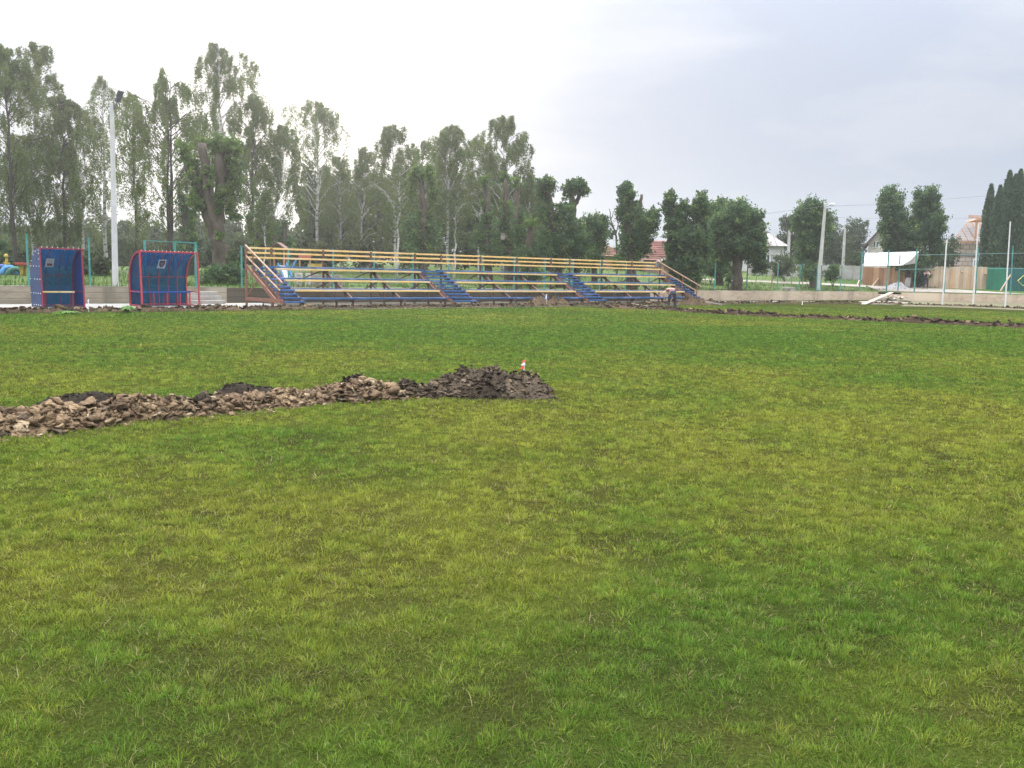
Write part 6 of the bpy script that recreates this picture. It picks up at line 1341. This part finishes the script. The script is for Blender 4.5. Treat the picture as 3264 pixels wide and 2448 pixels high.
weed('bright leafy weed in front of the wider dugout', 405, 998, 0.34, 0.20, 40, 1); weed('low grassy weed patch in front of the short dugout', 215, 1002, 0.5, 0.09, 50, 2)
for k, (px, py, lab) in enumerate(((2275, 966, 'white plank lying in the spoil right of the worker'), (2040, 972, 'white plank lying on the ground left of the worker'))):
    p = on_plane(px, py, 0.22 if k == 0 else 0.12); mb = MB(); mb.beam(p + np.array([-0.42, 0.1, 0.06]), p + np.array([0.35, -0.3, -0.06]), 0.12, 0.04); tag(mb.build('loose_plank', m_step), lab, 'plank')
# verges and banks of taller grass behind the walls
def bank_sampler(r, n):
    s = r.uniform(-14, 85, n); d = r.random(n) ** 1.8 * 26; p = WA[None, :] + dW * (s + 14)[:, None] + nW * (0.35 + d)[:, None]; x, y = p[:, 0], p[:, 1]
    ok = (wall_dist(x, y) > 0.35) & (fbm(x, y, 2.0, 171, 3) > 0.40)
    # keep clear of the road
    pr = np.array([on_terrain(a, b)[:2] for a, b in ((2235, 891), (2450, 898), (2700, 910), (2860, 920), (2960, 925), (3160, 933), (3450, 948))]); ok &= poly_dist(x, y, pr) > 3.2 * np.clip((x - 8) / 25, 0.35, 1)
    x, y = x[ok], y[ok]; return x, y, terrain(x, y)
scatter_grass('bank_grass', 'uneven grass on the raised ground behind the wall', bank_sampler, 60000, 0.05, 0.26, 601, 0.028)
def edge_sampler(r, n):
    k = r.integers(0, len(SIDE) - 1, n); q = r.random(n)[:, None]; p = SIDE[k] * (1 - q) + SIDE[k + 1] * q + r.normal(0, 0.5, (n, 2)) ; p = p - nW * 0.55; return p[:, 0], p[:, 1], p[:, 0] * 0
scatter_grass('edge_weeds', 'fringe of rough grass along the far edge of the pitch', edge_sampler, 5000, 0.04, 0.16, 602, 0.025)
# ---------------------------------------------------------------- people
m_skin = pm('skin', (0.50, 0.29, 0.21), (0.44, 0.25, 0.18), scale=12, rough=0.6); m_hair = pm('grey_hair', (0.16, 0.14, 0.125), (0.11, 0.10, 0.09), scale=30, rough=0.8)
m_navy = pm('navy_cloth', (0.022, 0.026, 0.045), (0.030, 0.034, 0.055), scale=8, rough=0.9); m_pink = pm('dull_red_shirt', (0.22, 0.105, 0.10), (0.16, 0.08, 0.08), scale=6, rough=0.9); m_pale = pm('pale_shirt', (0.58, 0.52, 0.50), (0.48, 0.43, 0.42), scale=6, rough=0.9); m_eye = pm('eye', (0.03, 0.025, 0.02), rough=0.2); m_boot = pm('boots', (0.03, 0.025, 0.022), (0.05, 0.04, 0.032), scale=9, rough=0.8)
def skin(name, base, verts, edges, mat, parent=None, root=0, sub=2):
    me = bpy.data.meshes.new(name); me.from_pydata([tuple(v[:3]) for v in verts], edges, []); me.materials.append(mat); o = put(name, me, parent)
    if parent is None: o.location = [float(c) for c in base]
    md = o.modifiers.new('Skin', 'SKIN'); md.use_smooth_shade = True; md.branch_smoothing = 0.4
    for i, v in enumerate(verts): r_ = v[3]; me.skin_vertices[0].data[i].radius = (r_, v[4] if len(v) > 4 else r_); me.skin_vertices[0].data[i].use_root = (i == root)
    s = o.modifiers.new('Subdivision', 'SUBSURF'); s.levels = sub; s.render_levels = sub; return o
def person(label, base, J, shirt, trousers, group=None, sleeves=0.5, bib=None):
    V_ = []; E_ = []; ix = {}
    def add(n, p, r, r2=None, link_to=None):
        ix[n] = len(V_); V_.append((*p, r, r2 or r))
        if link_to: E_.append((ix[link_to], ix[n]))
    j = {k: np.array(v, float) for k, v in J.items()}
    add('pelvis', j['pelvis'], .125, .10); add('waist', (j['pelvis'] + j['chest']) / 2, .12, .095, 'pelvis'); add('chest', j['chest'], .15, .11, 'waist'); add('neck', j['neck'], .052, None, 'chest')
    hd = j['head'] - j['neck']; hd /= np.linalg.norm(hd); f_ = np.array(J['face'], float); f_ /= np.linalg.norm(f_)
    add('jaw', j['neck'] + hd * .08 + f_ * .015, .066, .075, 'neck'); add('mid', j['neck'] + hd * .155, .082, .098, 'jaw'); add('top', j['neck'] + hd * .235, .058, .07, 'mid'); add('nose', j['neck'] + hd * .13 + f_ * .118, .012, None, 'mid')
    side = np.cross(hd, f_)
    for sg, n in ((1, 'earl'), (-1, 'earr')): add(n, j['neck'] + hd * .14 + side * sg * .095, .018, .010, 'mid')
    for s in 'lr':
        add('sh' + s, j['sh' + s], .062, None, 'chest'); add('el' + s, j['el' + s], .043, None, 'sh' + s); add('wr' + s, j['wr' + s], .028, None, 'el' + s)
        d = j['wr' + s] - j['el' + s]; d /= np.linalg.norm(d); c = np.array(J.get('curl' + s, (0, -1, 0)), float); c -= d * (c @ d); c /= np.linalg.norm(c); w_ = np.cross(d, c)
        add('palm' + s, j['wr' + s] + d * .055, .030, .018, 'wr' + s); add('knuck' + s, j['wr' + s] + d * .092, .036, .015, 'palm' + s)
        for q, (o, l) in enumerate(((-.030, .072), (-.010, .082), (.010, .076), (.030, .058))):
            k = j['wr' + s] + d * .10 + w_ * o; add(f'f{s}{q}a', k + d * l * .5 + c * .008, .0095, None, 'knuck' + s); add(f'f{s}{q}b', k + d * l * .85 + c * .035, .0075, None, f'f{s}{q}a')
        add(f't{s}a', j['wr' + s] + d * .055 - w_ * .045 + c * .012, .011, None, 'palm' + s); add(f't{s}b', j['wr' + s] + d * .092 - w_ * .056 + c * .03, .009, None, f't{s}a')
        add('hip' + s, j['hip' + s], .088, None, 'pelvis'); add('kn' + s, j['kn' + s], .060, None, 'hip' + s); add('an' + s, j['an' + s], .040, None, 'kn' + s); add('toe' + s, j['toe' + s], .032, .028, 'an' + s)
    o = skin('person', base, V_, E_, m_skin); tag(o, label, 'person', group)
    g = lambda n, e: (*V_[ix[n]][:3], V_[ix[n]][3] + e, V_[ix[n]][4] + e)
    mixp = lambda a, b, q, e: tuple(np.array(V_[ix[a]]) * (1 - q) + np.array(V_[ix[b]]) * q + np.array([0, 0, 0, e, e]))
    skin('trousers', base, [g('pelvis', .018), mixp('pelvis', 'waist', .8, .016), g('hipl', .016), g('knl', .020), mixp('knl', 'anl', .93, .026), g('hipr', .016), g('knr', .020), mixp('knr', 'anr', .93, .026)], [(0, 1), (0, 2), (2, 3), (3, 4), (0, 5), (5, 6), (6, 7)], trousers, o)
    skin('shirt', base, [g('waist', .012), mixp('pelvis', 'waist', .35, .010), g('chest', .014), mixp('chest', 'neck', .72, .02), g('shl', .014), mixp('shl', 'ell', sleeves, .014), g('shr', .014), mixp('shr', 'elr', sleeves, .014)], [(0, 1), (0, 2), (2, 3), (2, 4), (4, 5), (2, 6), (6, 7)], shirt, o)
    for s in 'lr': skin('boot', base, [g('an' + s, .014), (*(j['an' + s] + (j['toe' + s] - j['an' + s]) * .5), .045, .04), g('toe' + s, .012)], [(0, 1), (1, 2)], m_boot, o, sub=1)
    bs = np.array(o.location); mb = MB(); c = bs + j['neck'] + hd * .175 - f_ * .018; mb.ball(c, .108, seg=10, rings=7, sq=(1, 1, .95)); mb.build('hair', m_hair, o, smooth=True)
    for sg in (1, -1): mb = MB(); mb.ball(bs + j['neck'] + hd * .145 + f_ * .088 + side * sg * .033, .013, seg=6, rings=4); mb.build('eye', m_eye, o)
    mb = MB(); mb.ball(bs + j['neck'] + hd * .085 + f_ * .086, .02, sq=(1, 1, .4), seg=6, rings=4); mb.build('mouth', pm('lips', (0.30, 0.12, 0.10), rough=0.6), o)
    if bib:
        mb = MB(); b0 = bs + (j['pelvis'] + j['chest']) / 2; up = j['chest'] - j['pelvis']; up /= np.linalg.norm(up); fb = np.array(J['front'], float); fb /= np.linalg.norm(fb); sd = np.cross(up, fb)
        for sg in (1, -1): mb.beam(b0 + fb * .10 + sd * sg * .09, bs + j['chest'] + up * .13 + fb * .03 + sd * sg * .10, .045, .02, up=tuple(fb)); mb.beam(bs + j['chest'] + up * .13 + fb * .03 + sd * sg * .10, b0 - fb * .12 + sd * sg * .05, .045, .02, up=tuple(fb))
        mb.prism([b0 + fb * .122 + sd * .13 - up * .08, b0 + fb * .122 - sd * .13 - up * .08, b0 + fb * .135 - sd * .11 + up * .2, b0 + fb * .135 + sd * .11 + up * .2], fb * .015); mb.build('overall_bib', bib, o)
    return o
pb_ = at_depth(2141, 984, 47.5); pb_[2] = -0.17
person('stooping worker in a dull red shirt and navy trousers at the earth bank', pb_, dict(pelvis=(0, -.06, .90), chest=(-.02, .27, 1.06), neck=(-.05, .45, 1.06), head=(-.10, .64, .98), face=(-.25, .3, -.9),
    shl=(-.21, .30, 1.08), ell=(-.40, .22, .84), wrl=(-.36, .26, .58), shr=(.18, .33, 1.08), elr=(.25, .42, .80), wrr=(.10, .50, .58), hipl=(-.11, -.05, .86), knl=(-.16, .03, .46), anl=(-.17, -.03, .08), toel=(-.20, .15, .03),
    hipr=(.11, -.05, .86), knr=(.16, .05, .46), anr=(.17, .0, .08), toer=(.21, .17, .03), curll=(.6, .5, 0), curlr=(-.6, .3, 0)), m_pink, m_navy)
pb_ = stand(2951, 81.0)
person('man in dark overalls walking by the plank fence with a hand at his mouth', pb_, dict(pelvis=(0, 0, .95), chest=(-.02, -.02, 1.30), neck=(-.03, -.03, 1.47), head=(-.04, -.05, 1.66), face=(-.5, -.85, -.05), front=(-.5, -.85, 0),
    shl=(.17, -.10, 1.40), ell=(.16, -.26, 1.16), wrl=(.03, -.28, 1.36), shr=(-.20, .05, 1.40), elr=(-.24, -.20, 1.24), wrr=(-.07, -.24, 1.43), hipl=(.09, -.03, .90), knl=(.15, -.04, .50), anl=(.22, .10, .09), toel=(.14, -.06, .03),
    hipr=(-.09, .03, .90), knr=(-.14, -.12, .50), anr=(-.20, -.06, .09), toer=(-.30, -.22, .03), curll=(-.3, .5, .3), curlr=(.3, .5, 0)), m_pale, m_navy, bib=m_navy)
